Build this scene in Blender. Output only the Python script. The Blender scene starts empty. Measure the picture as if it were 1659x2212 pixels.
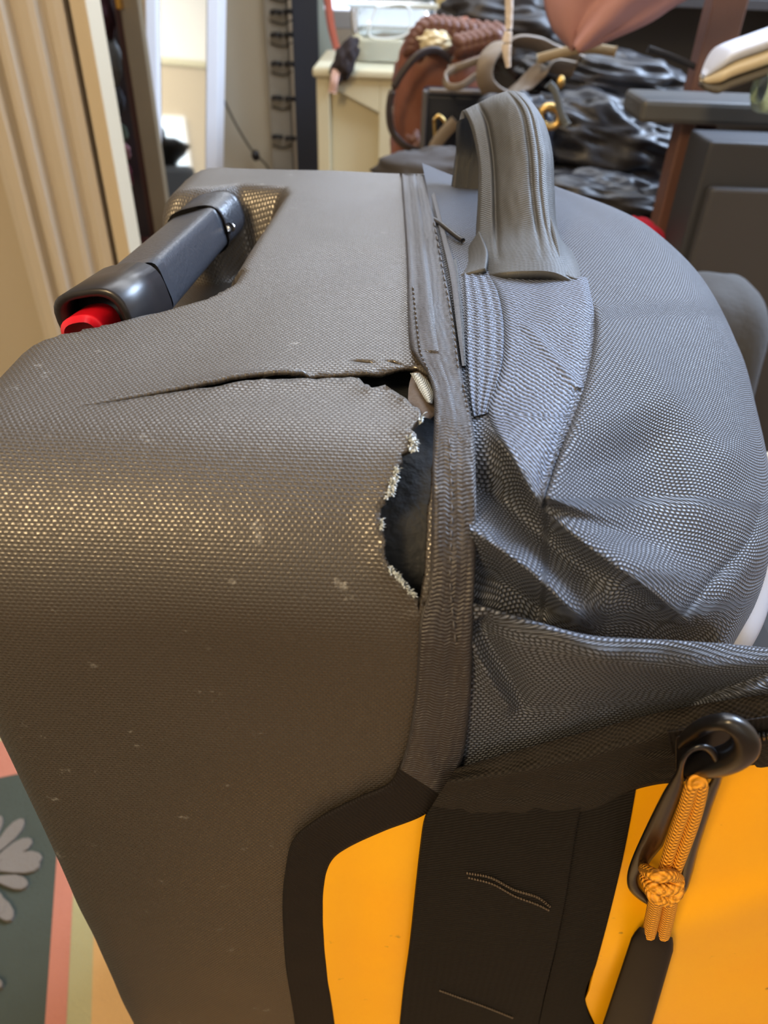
import bpy, bmesh, math, random
import numpy as np
from mathutils import Vector, Matrix, noise
from mathutils.geometry import delaunay_2d_cdt
random.seed(7); rng = np.random.RandomState(3)
SC = bpy.context.scene; COL = SC.collection
PI = math.pi
# ------------------------------------------------------------------ camera
W, H, F = 1659.0, 2212.0, 1600.0
CAM = np.array([0.0, 0.0, 0.90])
dn = np.array([-79.0, -2095.0, -F]); dn /= np.linalg.norm(dn)       # world -Z in camera axes
zc = -dn
fwd = np.array([0, 0, -1.0]); yc = fwd - zc * np.dot(fwd, zc); yc /= np.linalg.norm(yc)
xc = np.cross(yc, zc)
RM = np.array([xc, yc, zc])                                          # camera axes -> world
cd = bpy.data.cameras.new('camera'); cam = bpy.data.objects.new('camera', cd); COL.objects.link(cam)
cd.sensor_fit = 'VERTICAL'; cd.sensor_height = 36; cd.lens = 36 * F / H; cd.clip_start = 0.01
M4 = Matrix.Identity(4)
for i in range(3):
    for j in range(3): M4[i][j] = RM[i][j]
    M4[i][3] = CAM[i]
cam.matrix_world = M4
cd.dof.use_dof = True; cd.dof.focus_distance = 0.26; cd.dof.aperture_fstop = 14
SC.camera = cam
# ------------------------------------------------------------------ world, lights, exposure
wd = bpy.data.worlds.new('world'); SC.world = wd; wd.use_nodes = True
wd.node_tree.nodes['Background'].inputs[0].default_value = (0.80, 0.86, 1.0, 1)
wd.node_tree.nodes['Background'].inputs[1].default_value = 1.0
def area(name, loc, target, sx, sy, energy, col):
    l = bpy.data.lights.new(name, 'AREA'); l.shape = 'RECTANGLE'; l.size = sx; l.size_y = sy
    l.energy = energy; l.color = col
    o = bpy.data.objects.new(name, l); COL.objects.link(o); o.location = loc
    o.rotation_euler = (Vector(target) - Vector(loc)).to_track_quat('-Z', 'Y').to_euler()
    return o
area('window_daylight', (0.5, 2.6, 2.05), (0.05, 0.3, 0.75), 2.6, 0.6, 26, (0.90, 0.94, 1.0))
area('overhead_fill', (0.1, 1.1, 2.42), (0.05, 0.5, 0.75), 1.8, 1.2, 42, (0.92, 0.95, 1.0))  # added soft overhead fill, like ceiling bounce, to lift the bag's top
area('side_window_daylight', (1.7, 1.5, 2.05), (0.10, 0.3, 0.75), 1.0, 0.8, 100, (0.58, 0.74, 1.0))
area('ceiling_lamp', (-0.92, -1.05, 2.25), (-0.1, 0.2, 0.75), 0.40, 0.8, 39, (1.0, 0.71, 0.37))
area('rear_wall_fill', (0.6, -1.7, 2.3), (0.9, -2.6, 1.5), 1.2, 0.8, 22, (1.0, 0.93, 0.82))  # unseen fill added to brighten the rear wall reflected in the mirror
SC.view_settings.view_transform = 'Standard'; SC.view_settings.look = 'None'
SC.view_settings.gamma = 1; SC.view_settings.use_curve_mapping = False
SC.view_settings.exposure = 0.4
# ------------------------------------------------------------------ geometry helpers
def ray(px, py):
    v = np.array([(px - W / 2) / F, -(py - H / 2) / F, -1.0]); return RM @ v
def P(px, py, d): return CAM + ray(px, py) * d
def PY(px, py, Y):
    r = ray(px, py); return CAM + r * (Y / r[1])
def PZ(px, py, Z):
    r = ray(px, py); return CAM + r * ((Z - CAM[2]) / r[2])
def wx(px, Y, py=200): return PY(px, py, Y)[0]
def wz(py, Y, px=829): return PY(px, py, Y)[2]
# bag profile in the Y-Z plane: far end, flat top, rounded shoulder, upright side
ZT, YB, RB, YF, ZLOW = 0.793, 0.185, 0.045, 0.488, 0.02
prof = []
for k in range(7):
    a = PI / 2 * (1 - k / 6); prof.append((YF - 0.016 + 0.016 * math.sin(a), ZT - 0.016 + 0.016 * math.cos(a)))
prof = [(YF, ZT - 0.10)] + prof
for k in range(25):
    a = PI / 2 * k / 24; prof.append((YB - RB * math.sin(a), ZT - RB + RB * math.cos(a)))
prof.append((YB - RB, ZLOW))
prof = np.array(prof)
seg = np.linalg.norm(np.diff(prof, axis=0), axis=1); cum = np.concatenate([[0], np.cumsum(seg)])
STOT = cum[-1]
def pr(s):
    i = min(max(int(np.searchsorted(cum, s) - 1), 0), len(seg) - 1)
    t = (s - cum[i]) / seg[i]; p = prof[i] * (1 - t) + prof[i + 1] * t
    return p
def pn(s):
    a = pr(max(s - 0.003, 0)); b = pr(min(s + 0.003, STOT)); t = b - a; t /= np.linalg.norm(t)
    return np.array([-t[1] * -1, t[0] * -1]) if False else np.array([t[1], -t[0]])
def inv(px, py):
    r = ray(px, py); best = None
    for i in range(len(prof) - 1, 0, -1):
        a, b = prof[i - 1], prof[i]; e = b - a
        # CAM(yz) + t*r = a + k*e
        A = np.array([[r[1], -e[0]], [r[2], -e[1]]]); q = np.array([a[0] - CAM[1], a[1] - CAM[2]])
        det = np.linalg.det(A)
        if abs(det) < 1e-12: continue
        t, k = np.linalg.solve(A, q)
        if -1e-6 <= k <= 1 + 1e-6 and t > 0:
            s = cum[i - 1] + k * seg[i - 1]
            if best is None or t < best[0]: best = (t, s)
    if best is None: best = (0.46, cum[7])
    return CAM[0] + r[0] * best[0], best[1]
def surf(X, s, off=0.0):
    p = pr(s) + pn(s) * off; return np.array([X, p[0], p[1]])
def on(px, py, off=0.0):
    X, s = inv(px, py); p = surf(X, s); n = pn(s); v = CAM - p; v /= np.linalg.norm(v)
    return p + v * (off / max(n[0] * v[1] + n[1] * v[2], 0.4))
# --- objects
def tag(o, label=None, cat=None, group=None, kind=None):
    if label: o['label'] = label
    if cat: o['category'] = cat
    if group: o['group'] = group
    if kind: o['kind'] = kind
    return o
def empty(name, loc, label=None, cat=None, group=None):
    o = bpy.data.objects.new(name, None); COL.objects.link(o); o.location = tuple(loc); o.empty_display_size = 0.05
    return tag(o, label, cat, group)
def mesh(name, V, Fc, m=None, parent=None, smooth=True, uv=None):
    me = bpy.data.meshes.new(name); V = [tuple(map(float, v)) for v in V]
    off = Vector(parent.location) if parent is not None else Vector((0, 0, 0))
    pp = parent
    while pp is not None and pp.parent is not None: pp = pp.parent; off += Vector(pp.location)
    if parent is not None: V = [(v[0] - off[0], v[1] - off[1], v[2] - off[2]) for v in V]
    me.from_pydata(V, [], [tuple(map(int, f)) for f in Fc]); me.update()
    if smooth: me.polygons.foreach_set('use_smooth', [True] * len(me.polygons))
    if uv is not None:
        ul = me.uv_layers.new(name='UVMap'); idx = np.zeros(len(me.loops), dtype=np.int32)
        me.loops.foreach_get('vertex_index', idx); ul.data.foreach_set('uv', np.asarray(uv, dtype=np.float32)[idx].ravel())
    if m: me.materials.append(m)
    o = bpy.data.objects.new(name, me); COL.objects.link(o)
    if parent is not None: o.parent = parent
    return o
def gridfaces(n, m, closeu=False, closev=False):
    f = []
    for i in range(n if closeu else n - 1):
        for j in range(m if closev else m - 1):
            a = i * m + j; b = ((i + 1) % n) * m + j; c = ((i + 1) % n) * m + (j + 1) % m; d = i * m + (j + 1) % m
            f.append((a, d, c, b))
    return f
def arcuv(G):
    n, m, _ = G.shape
    du = np.linalg.norm(np.diff(G, axis=1), axis=2); dv = np.linalg.norm(np.diff(G, axis=0), axis=2)
    u = np.concatenate([np.zeros((n, 1)), np.cumsum(du, axis=1)], axis=1)
    v = np.concatenate([np.zeros((1, m)), np.cumsum(dv, axis=0)], axis=0)
    return np.stack([u, v], axis=2).reshape(-1, 2)
def solid(o, th, offset=-1):
    md = o.modifiers.new('solid', 'SOLIDIFY'); md.thickness = th; md.offset = offset; return o
def bevel(o, w, seg=2):
    md = o.modifiers.new('bevel', 'BEVEL'); md.width = w; md.segments = seg; md.limit_method = 'ANGLE'; return o
def gridobj(name, G, m, parent=None, th=0, uv=None, offset=-1):
    n, k, _ = G.shape
    o = mesh(name, G.reshape(-1, 3), gridfaces(n, k), m, parent, True, arcuv(G) if uv is None else uv)
    if th: solid(o, th, offset)
    return o
def cr(pts, n):
    """Catmull-Rom through pts (k,c) resampled to n, by chord length"""
    p = np.array(pts, float); k = len(p)
    if k == 2:
        t = np.linspace(0, 1, n)[:, None]; return p[0] * (1 - t) + p[1] * t
    q = np.vstack([2 * p[0] - p[1], p, 2 * p[-1] - p[-2]])
    L = np.linalg.norm(np.diff(p[:, :2], axis=0), axis=1) + 1e-9; c = np.concatenate([[0], np.cumsum(L)]); c /= c[-1]
    out = []
    for t in np.linspace(0, 1, n):
        i = min(int(np.searchsorted(c, t, 'right') - 1), k - 2); u = (t - c[i]) / (c[i + 1] - c[i])
        a, b, d, e = q[i], q[i + 1], q[i + 2], q[i + 3]
        out.append(0.5 * ((2 * b) + (-a + d) * u + (2 * a - 5 * b + 4 * d - e) * u * u + (-a + 3 * b - 3 * d + e) * u ** 3))
    return np.array(out)
def cru(pts, n):
    """uniform Catmull-Rom"""
    p = np.array(pts, float); k = len(p)
    q = np.vstack([2 * p[0] - p[1], p, 2 * p[-1] - p[-2]]); out = []
    for t in np.linspace(0, k - 1, n):
        i = min(int(t), k - 2); u = t - i; a, b, d, e = q[i], q[i + 1], q[i + 2], q[i + 3]
        out.append(0.5 * ((2 * b) + (-a + d) * u + (2 * a - 5 * b + 4 * d - e) * u * u + (-a + 3 * b - 3 * d + e) * u ** 3))
    return np.array(out)
def patch(rows, n, m):
    R = [cru(r, m) for r in rows]; R = np.array(R)
    return np.array([cru(R[:, j], n) for j in range(m)]).transpose(1, 0, 2)
def sd(poly, X, Y):
    """signed distance to polyline (+ = right-hand side when walking, image coords), and parameter 0..1"""
    p = np.array(poly, float); L = np.linalg.norm(np.diff(p, axis=0), axis=1); c = np.concatenate([[0], np.cumsum(L)]); tot = c[-1]
    best = np.full(X.shape, 1e9); sg = np.ones(X.shape); par = np.zeros(X.shape)
    for i in range(len(p) - 1):
        e = p[i + 1] - p[i]; l2 = (e ** 2).sum(); t = ((X - p[i, 0]) * e[0] + (Y - p[i, 1]) * e[1]) / l2; tc = np.clip(t, 0, 1)
        dx = X - p[i, 0] - tc * e[0]; dy = Y - p[i, 1] - tc * e[1]; d = np.hypot(dx, dy); cx = e[0] * dy - e[1] * dx
        u = d < best - 1e-9; best = np.where(u, d, best); sg = np.where(u, np.where(cx > 0, 1, -1), sg); par = np.where(u, (c[i] + tc * L[i]) / tot, par)
    return best * sg, par
def smooth01(x): x = np.clip(x, 0, 1); return x * x * (3 - 2 * x)
def ridge(poly, amp, wl, wr, X, Y, fade=(0.12, 0.12), p=1.6):
    """amp in metres towards the lens; widths in px to the left(-)/right(+) side"""
    pl = cr(poly, 24) if len(poly) > 2 else np.array(poly, float)
    d, t = sd(pl, X, Y); w = np.where(d > 0, wr, wl)
    e = np.ones(X.shape)
    if fade[0] > 0: e = e * (0.05 + 0.95 * smooth01(t / fade[0]))
    if fade[1] > 0: e = e * (0.05 + 0.95 * smooth01((1 - t) / fade[1]))
    return amp * e * np.exp(-np.abs(d / w) ** p)
def world(G):
    n, m, _ = G.shape; out = np.zeros((n, m, 3))
    vx = (G[..., 0] - W / 2) / F; vy = -(G[..., 1] - H / 2) / F
    v = np.stack([vx, vy, -np.ones_like(vx)], axis=2) * G[..., 2:3]
    return v @ RM.T + CAM
def strip(name, left, right, off, m, parent, ny=60, nx=10, lip=0.12, fn=None, base=-0.0006, uvrot=False, orun=cr):
    """a band lying on the bag's surface between two pixel polylines, raised by off with turned-down edges"""
    L = orun(left, ny); R = orun(right, ny)
    ts = np.concatenate([[0, 0.012, lip * 0.5], np.linspace(lip, 1 - lip, max(nx - 6, 2)), [1 - lip * 0.5, 0.988, 1]])
    G = np.zeros((ny, len(ts), 3))
    for i in range(ny):
        for j, t in enumerate(ts):
            q = L[i] * (1 - t) + R[i] * t
            e = 0 if j in (0, len(ts) - 1) else (0.7 if j in (1, len(ts) - 2) else 1)
            o = base + (off - base) * e
            if fn is not None and e: o += fn(q[0], q[1], t, i / (ny - 1))
            G[i, j] = on(q[0], q[1], o)
    return gridobj(name, G, m, parent)
def tube(name, pts, rad, m, parent=None, seg=10, flat=1.0, up=(0, 0, 1), n=None, cap=True, closed=False, sqr=2.0):
    """sweep a superellipse section along world points. rad scalar or list; flat = height/width"""
    p = np.array(pts, float); r = np.array([rad] * len(p) if np.isscalar(rad) else rad, float)
    if n:
        q = cru(np.hstack([p, r[:, None]]), n); p = q[:, :3]; r = q[:, 3]
    N = len(p); V = []; upv = np.array(up, float); L = 0; uv = []
    for i in range(N):
        a = p[(i - 1) % N] if closed else p[max(i - 1, 0)]; b = p[(i + 1) % N] if closed else p[min(i + 1, N - 1)]
        t = b - a; t /= np.linalg.norm(t) + 1e-12
        s = np.cross(t, upv)
        if np.linalg.norm(s) < 1e-3: s = np.cross(t, np.array([1.0, 0.2, 0]))
        s /= np.linalg.norm(s); u = np.cross(s, t)
        if i: L += np.linalg.norm(p[i] - p[i - 1])
        for k in range(seg):
            an = 2 * PI * k / seg; c, sn = math.cos(an), math.sin(an)
            c = math.copysign(abs(c) ** (2 / sqr), c); sn = math.copysign(abs(sn) ** (2 / sqr), sn)
            V.append(p[i] + (s * c + u * sn * flat) * r[i]); uv.append((2 * PI * r[i] * k / seg, L))
    Fc = gridfaces(N, seg, closed, True)
    if cap and not closed:
        Fc.append(tuple(range(seg))); Fc.append(tuple((N - 1) * seg + k for k in range(seg))[::-1])
    o = mesh(name, V, Fc, m, parent, True, uv); return o
def box(name, lo, hi, m, parent=None, bev=0.0, rotz=0.0):
    lo = np.array(lo, float); hi = np.array(hi, float); c = (lo + hi) / 2; h = (hi - lo) / 2
    V = []
    for z in (-1, 1):
        for x, y in ((-1, -1), (1, -1), (1, 1), (-1, 1)):
            dx, dy = x * h[0], y * h[1]
            V.append((c[0] + dx * math.cos(rotz) - dy * math.sin(rotz), c[1] + dx * math.sin(rotz) + dy * math.cos(rotz), c[2] + z * h[2]))
    o = mesh(name, V, [(0, 3, 2, 1), (4, 5, 6, 7), (0, 1, 5, 4), (1, 2, 6, 5), (2, 3, 7, 6), (3, 0, 4, 7)], m, parent, False)
    if bev: bevel(o, bev)
    return o
def vprism(name, pts, z0, z1, m, parent=None, bev=0):
    n = len(pts); V = [(x, y, z0) for x, y in pts] + [(x, y, z1) for x, y in pts]
    Fc = [(i, (i + 1) % n, n + (i + 1) % n, n + i) for i in range(n)] + [tuple(range(n))[::-1], tuple(range(n, 2 * n))]
    o = mesh(name, V, Fc, m, parent, False)
    if bev: bevel(o, bev)
    return o
def blob(name, c, r, m, parent=None, amp=0.15, fr=3.0, seed=0, nu=40, nv=28, fold=0.0, sq=2.0, rot=(0, 0, 0), amp2=0):
    """soft cloth or leather body: superellipsoid with folds"""
    V = []; Rm = Matrix.Rotation(rot[2], 3, 'Z') @ Matrix.Rotation(rot[1], 3, 'Y') @ Matrix.Rotation(rot[0], 3, 'X')
    def sp(x): return math.copysign(abs(x) ** (2 / sq), x)
    for i in range(nv + 1):
        th = PI * i / nv
        for j in range(nu):
            ph = 2 * PI * j / nu
            d = Vector((sp(math.sin(th)) * sp(math.cos(ph)), sp(math.sin(th)) * sp(math.sin(ph)), sp(math.cos(th))))
            q = d * fr + Vector((seed * 3.1, seed * 1.7, seed)); k = 1 + amp * noise.noise(q)
            if fold: k += fold * (1 - abs(noise.noise(Vector((q.x * 1.4, q.y * 1.4, q.z * 2.6)))) * 2)
            if amp2: k += amp2 * noise.noise(q * 3.3)
            v = Vector((d.x * r[0], d.y * r[1], d.z * r[2])) * k; v = Rm @ v
            V.append((c[0] + v.x, c[1] + v.y, c[2] + v.z))
    return mesh(name, V, gridfaces(nv + 1, nu, False, True), m, parent)
def ribbon(name, pts, width, th, m, parent=None, n=60, side=(1, 0, 0)):
    p = cru(pts, n); V = []; sd_ = np.array(side, float)
    for i in range(n):
        t = p[min(i + 1, n - 1)] - p[max(i - 1, 0)]; t /= np.linalg.norm(t)
        s = sd_ - t * np.dot(sd_, t); s /= np.linalg.norm(s); u = np.cross(t, s)
        for a, b in ((-1, -1), (1, -1), (1, 1), (-1, 1)): V.append(p[i] + s * a * width / 2 + u * b * th / 2)
    Fc = gridfaces(n, 4, False, True) + [(0, 1, 2, 3), tuple((n - 1) * 4 + k for k in (3, 2, 1, 0))]
    o = mesh(name, V, Fc, m, parent, True); bevel(o, th * 0.3, 1); return o
# ------------------------------------------------------------------ materials
def newmat(name):
    m = bpy.data.materials.new(name); m.use_nodes = True; nt = m.node_tree; return m, nt, nt.nodes['Principled BSDF']
def s2l(c): return tuple(((x / 255) / 12.92 if x / 255 <= 0.04045 else ((x / 255 + 0.055) / 1.055) ** 2.4) for x in c)
def plain(name, col, rough=0.5, metal=0.0, bump=0.0, bscale=200, spec=0.5, var=0.0, vscale=8, emit=None, estr=0, coat=0, trans=0, alpha=1):
    m, nt, b = newmat(name); c = s2l(col)
    b.inputs['Base Color'].default_value = (*c, 1); b.inputs['Roughness'].default_value = rough
    b.inputs['Metallic'].default_value = metal; b.inputs['Specular IOR Level'].default_value = spec
    b.inputs['Coat Weight'].default_value = coat; b.inputs['Transmission Weight'].default_value = trans; b.inputs['Alpha'].default_value = alpha
    tc = nt.nodes.new('ShaderNodeTexCoord')
    if emit: b.inputs['Emission Color'].default_value = (*s2l(emit), 1); b.inputs['Emission Strength'].default_value = estr
    if bump:
        nz = nt.nodes.new('ShaderNodeTexNoise'); nz.inputs['Scale'].default_value = bscale; nt.links.new(tc.outputs['Object'], nz.inputs['Vector'])
        bp = nt.nodes.new('ShaderNodeBump'); bp.inputs['Strength'].default_value = bump; bp.inputs['Distance'].default_value = 0.002
        nt.links.new(nz.outputs['Fac'], bp.inputs['Height']); nt.links.new(bp.outputs['Normal'], b.inputs['Normal'])
    if var:
        nz = nt.nodes.new('ShaderNodeTexNoise'); nz.inputs['Scale'].default_value = vscale; nz.inputs['Detail'].default_value = 5; nt.links.new(tc.outputs['Object'], nz.inputs['Vector'])
        mx = nt.nodes.new('ShaderNodeMixRGB'); mx.inputs[1].default_value = (*[x * (1 - var) for x in c], 1); mx.inputs[2].default_value = (*[min(x * (1 + var), 1) for x in c], 1)
        nt.links.new(nz.outputs['Fac'], mx.inputs[0]); nt.links.new(mx.outputs[0], b.inputs['Base Color'])
    return m
def mnode(nt, op, a, b=None, c=None):
    n = nt.nodes.new('ShaderNodeMath'); n.operation = op
    for i, v in enumerate((a, b, c)):
        if v is None: continue
        if isinstance(v, (int, float)): n.inputs[i].default_value = v
        else: nt.links.new(v, n.inputs[i])
    return n.outputs[0]
def weave(name, col, pu, pv, rough=0.45, dist=0.0006, rot=0.0, spec=0.5, sheen=0.0, lo=0.35, rough2=None, scuff=0.0, jitter=0.25, strength=1.0, kind='dots', patchy=0.0, sheenr=0.4, shcol=(1, 1, 1)):
    """woven cloth: raised threads in staggered rows; pu, pv thread pitch in metres along the UV axes"""
    m, nt, b = newmat(name); c = s2l(col); N = nt.nodes; Lk = nt.links
    uvn = N.new('ShaderNodeUVMap'); mp = N.new('ShaderNodeMapping'); mp.inputs['Rotation'].default_value = (0, 0, rot); Lk.new(uvn.outputs[0], mp.inputs[0])
    nz = N.new('ShaderNodeTexNoise'); nz.inputs['Scale'].default_value = 90; nz.inputs['Detail'].default_value = 2; Lk.new(mp.outputs[0], nz.inputs['Vector'])
    sp = N.new('ShaderNodeSeparateXYZ'); Lk.new(mp.outputs[0], sp.inputs[0])
    jz = mnode(nt, 'MULTIPLY', mnode(nt, 'SUBTRACT', nz.outputs['Fac'], 0.5), jitter * 2)
    u = mnode(nt, 'ADD', mnode(nt, 'MULTIPLY', sp.outputs[0], PI / pu), jz); v = mnode(nt, 'ADD', mnode(nt, 'MULTIPLY', sp.outputs[1], PI / pv), jz)
    su = mnode(nt, 'SINE', u); sv = mnode(nt, 'SINE', v)
    if kind == 'dots': h = mnode(nt, 'MULTIPLY', su, sv)
    elif kind == 'rib': h = mnode(nt, 'ADD', mnode(nt, 'MULTIPLY', sv, 0.8), mnode(nt, 'MULTIPLY', mnode(nt, 'MULTIPLY', su, sv), 0.3))
    else:                                                       # beads: domed threads in staggered rows, thin gaps between
        jj = mnode(nt, 'MULTIPLY', jz, 0.25)
        vv = mnode(nt, 'ADD', mnode(nt, 'DIVIDE', sp.outputs[1], pv), jj); row = mnode(nt, 'FLOOR', vv)
        uu = mnode(nt, 'ADD', mnode(nt, 'ADD', mnode(nt, 'DIVIDE', sp.outputs[0], pu), mnode(nt, 'MULTIPLY', row, 0.5)), jj)
        fu = mnode(nt, 'MULTIPLY_ADD', mnode(nt, 'FRACT', uu), 2.0, -1.0); fv = mnode(nt, 'MULTIPLY_ADD', mnode(nt, 'FRACT', vv), 2.0, -1.0)
        a_ = mnode(nt, 'SUBTRACT', 1.0, mnode(nt, 'POWER', mnode(nt, 'ABSOLUTE', fu), 2.4)); b_ = mnode(nt, 'SUBTRACT', 1.0, mnode(nt, 'POWER', mnode(nt, 'ABSOLUTE', fv), 2.4))
        h = mnode(nt, 'MULTIPLY_ADD', mnode(nt, 'MULTIPLY', a_, b_), 2.0, -1.0)
    h01 = mnode(nt, 'MULTIPLY_ADD', h, 0.5, 0.5)
    bp = N.new('ShaderNodeBump'); bp.inputs['Strength'].default_value = strength; bp.inputs['Distance'].default_value = dist
    Lk.new(h01, bp.inputs['Height'])
    nz2 = N.new('ShaderNodeTexNoise'); nz2.inputs['Scale'].default_value = 1500; Lk.new(mp.outputs[0], nz2.inputs['Vector'])
    bp2 = N.new('ShaderNodeBump'); bp2.inputs['Strength'].default_value = 0.35; bp2.inputs['Distance'].default_value = 0.0003
    Lk.new(nz2.outputs['Fac'], bp2.inputs['Height']); Lk.new(bp.outputs['Normal'], bp2.inputs['Normal']); Lk.new(bp2.outputs['Normal'], b.inputs['Normal'])
    mx = N.new('ShaderNodeMixRGB'); mx.inputs[1].default_value = (*[x * lo for x in c], 1); mx.inputs[2].default_value = (*c, 1)  # gaps darkened in the colour, standing in for occlusion between threads
    ramp = N.new('ShaderNodeMapRange'); ramp.inputs[1].default_value = 0.25; ramp.inputs[2].default_value = 0.75; Lk.new(h01, ramp.inputs[0]); Lk.new(ramp.outputs[0], mx.inputs[0])
    out = mx.outputs[0]
    if scuff:
        vn = N.new('ShaderNodeTexNoise'); vn.inputs['Scale'].default_value = 70; vn.inputs['Detail'].default_value = 8; vn.inputs['Roughness'].default_value = 0.75; Lk.new(uvn.outputs[0], vn.inputs['Vector'])
        r2 = N.new('ShaderNodeMapRange'); r2.inputs[1].default_value = 0.63; r2.inputs[2].default_value = 0.72; r2.inputs[4].default_value = scuff; Lk.new(vn.outputs['Fac'], r2.inputs[0])
        m2 = N.new('ShaderNodeMixRGB'); m2.inputs[2].default_value = (0.42, 0.42, 0.40, 1); Lk.new(out, m2.inputs[1]); Lk.new(r2.outputs[0], m2.inputs[0]); out = m2.outputs[0]
    if patchy:
        pn_ = N.new('ShaderNodeTexNoise'); pn_.inputs['Scale'].default_value = 12; Lk.new(uvn.outputs[0], pn_.inputs['Vector'])
        r3 = N.new('ShaderNodeMapRange'); r3.inputs[3].default_value = 1 - patchy; r3.inputs[4].default_value = 1 + patchy; Lk.new(pn_.outputs['Fac'], r3.inputs[0])
        m3 = N.new('ShaderNodeMixRGB'); m3.blend_type = 'MULTIPLY'; m3.inputs[0].default_value = 1; Lk.new(out, m3.inputs[1]); Lk.new(r3.outputs[0], m3.inputs[2]); out = m3.outputs[0]
    Lk.new(out, b.inputs['Base Color'])
    if rough2 is not None:
        rr = N.new('ShaderNodeMapRange'); rr.inputs[1].default_value = 0.3; rr.inputs[2].default_value = 0.9; rr.inputs[3].default_value = rough2; rr.inputs[4].default_value = rough; Lk.new(h01, rr.inputs[0]); Lk.new(rr.outputs[0], b.inputs['Roughness'])
    else: b.inputs['Roughness'].default_value = rough
    b.inputs['Specular IOR Level'].default_value = spec
    b.inputs['Sheen Weight'].default_value = sheen; b.inputs['Sheen Roughness'].default_value = sheenr; b.inputs['Sheen Tint'].default_value = (*shcol, 1)
    return m
M = {}
M['shell'] = weave('coated_shell_cloth', (58, 52, 45), 0.00168, 0.00116, rough=0.22, rough2=0.65, dist=0.00013, lo=0.85, scuff=0.6, spec=0.85, jitter=0.5, kind='bead', patchy=0.12)
M['bind'] = weave('binding_tape', (50, 46, 48), 0.0012, 0.0006, rough=0.38, rough2=0.6, dist=0.0003, lo=0.6, kind='rib', jitter=0.5, scuff=0.5, patchy=0.35, spec=0.7)
M['bind2'] = weave('dark_binding_tape', (30, 26, 25), 0.0012, 0.0007, rough=0.7, dist=0.0002, lo=0.75, kind='rib', jitter=0.6, spec=0.2)
M['fabric'] = weave('ballistic_nylon', (88, 95, 110), 0.00165, 0.00130, rough=0.36, rough2=0.8, dist=0.00055, lo=0.06, spec=0.7, jitter=0.5, kind='bead')
M['fabric_r'] = weave('ballistic_nylon_bias', (96, 106, 128), 0.0009, 0.0010, rough=0.4, rough2=0.75, dist=0.0006, rot=-0.55, lo=0.2, spec=0.7, jitter=0.2, kind='rib')
M['web'] = weave('black_webbing', (25, 22, 20), 0.0016, 0.00085, rough=0.7, rough2=0.85, dist=0.0005, lo=0.45, kind='rib', jitter=0.4, spec=0.2)
M['grab'] = weave('grey_webbing', (66, 67, 68), 0.0009, 0.0006, rough=0.55, dist=0.00025, lo=0.7, kind='rib', jitter=0.6, patchy=0.15)
M['liner'] = plain('dark_lining', (28, 32, 38), 0.7, bump=0.4, bscale=300)
M['white_scrim'] = weave('silver_scrim', (225, 235, 240), 0.0007, 0.0007, rough=0.35, dist=0.0004, lo=0.35, kind='dots')
M['brown_scrim'] = plain('brown_lining', (86, 76, 70), 0.7, bump=0.3, bscale=500)
M['plastic'] = plain('black_plastic', (46, 49, 56), 0.36, bump=0.15, bscale=600, var=0.12, vscale=40)
M['plastic_d'] = plain('dark_glossy_plastic', (30, 28, 30), 0.32)
M['red'] = plain('red_plastic', (225, 20, 40), 0.35, spec=0.6)
M['metal'] = plain('black_enamelled_metal', (16, 15, 17), 0.3, spec=0.6)
M['rubber'] = plain('black_rubber', (12, 10, 10), 0.48, spec=0.18)
M['stitch'] = plain('pale_thread', (150, 152, 160), 0.6)
M['dstitch'] = plain('dark_thread', (104, 92, 80), 0.5)
M['cord'] = weave('orange_braid', (246, 168, 40), 0.0013, 0.0011, rough=0.6, dist=0.0008, lo=0.62, rot=0.0, jitter=0.1)
M['cream'] = plain('cream_gloss_paint', (184, 174, 158), 0.45, var=0.05, vscale=3)
def yellow_mat():
    m, nt, b = newmat('yellow_tarpaulin'); N = nt.nodes; Lk = nt.links
    tc = N.new('ShaderNodeTexCoord')
    a = N.new('ShaderNodeTexNoise'); a.inputs['Scale'].default_value = 14; Lk.new(tc.outputs['Object'], a.inputs['Vector'])
    mx = N.new('ShaderNodeMixRGB'); mx.inputs[1].default_value = (*s2l((252, 172, 2)), 1); mx.inputs[2].default_value = (*s2l((255, 190, 14)), 1); Lk.new(a.outputs['Fac'], mx.inputs[0])
    s = N.new('ShaderNodeTexNoise'); s.inputs['Scale'].default_value = 130; s.inputs['Detail'].default_value = 3; Lk.new(tc.outputs['Object'], s.inputs['Vector'])
    r = N.new('ShaderNodeMapRange'); r.inputs[1].default_value = 0.71; r.inputs[2].default_value = 0.80; r.inputs[4].default_value = 0.75; Lk.new(s.outputs['Fac'], r.inputs[0])
    m2 = N.new('ShaderNodeMixRGB'); m2.inputs[2].default_value = (*s2l((110, 84, 30)), 1); Lk.new(mx.outputs[0], m2.inputs[1]); Lk.new(r.outputs[0], m2.inputs[0]); Lk.new(m2.outputs[0], b.inputs['Base Color'])
    b.inputs['Roughness'].default_value = 0.42
    bp = N.new('ShaderNodeBump'); bp.inputs['Strength'].default_value = 0.25; bp.inputs['Distance'].default_value = 0.004; Lk.new(a.outputs['Fac'], bp.inputs['Height']); Lk.new(bp.outputs[0], b.inputs['Normal'])
    return m
M['yellow'] = yellow_mat()
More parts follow.
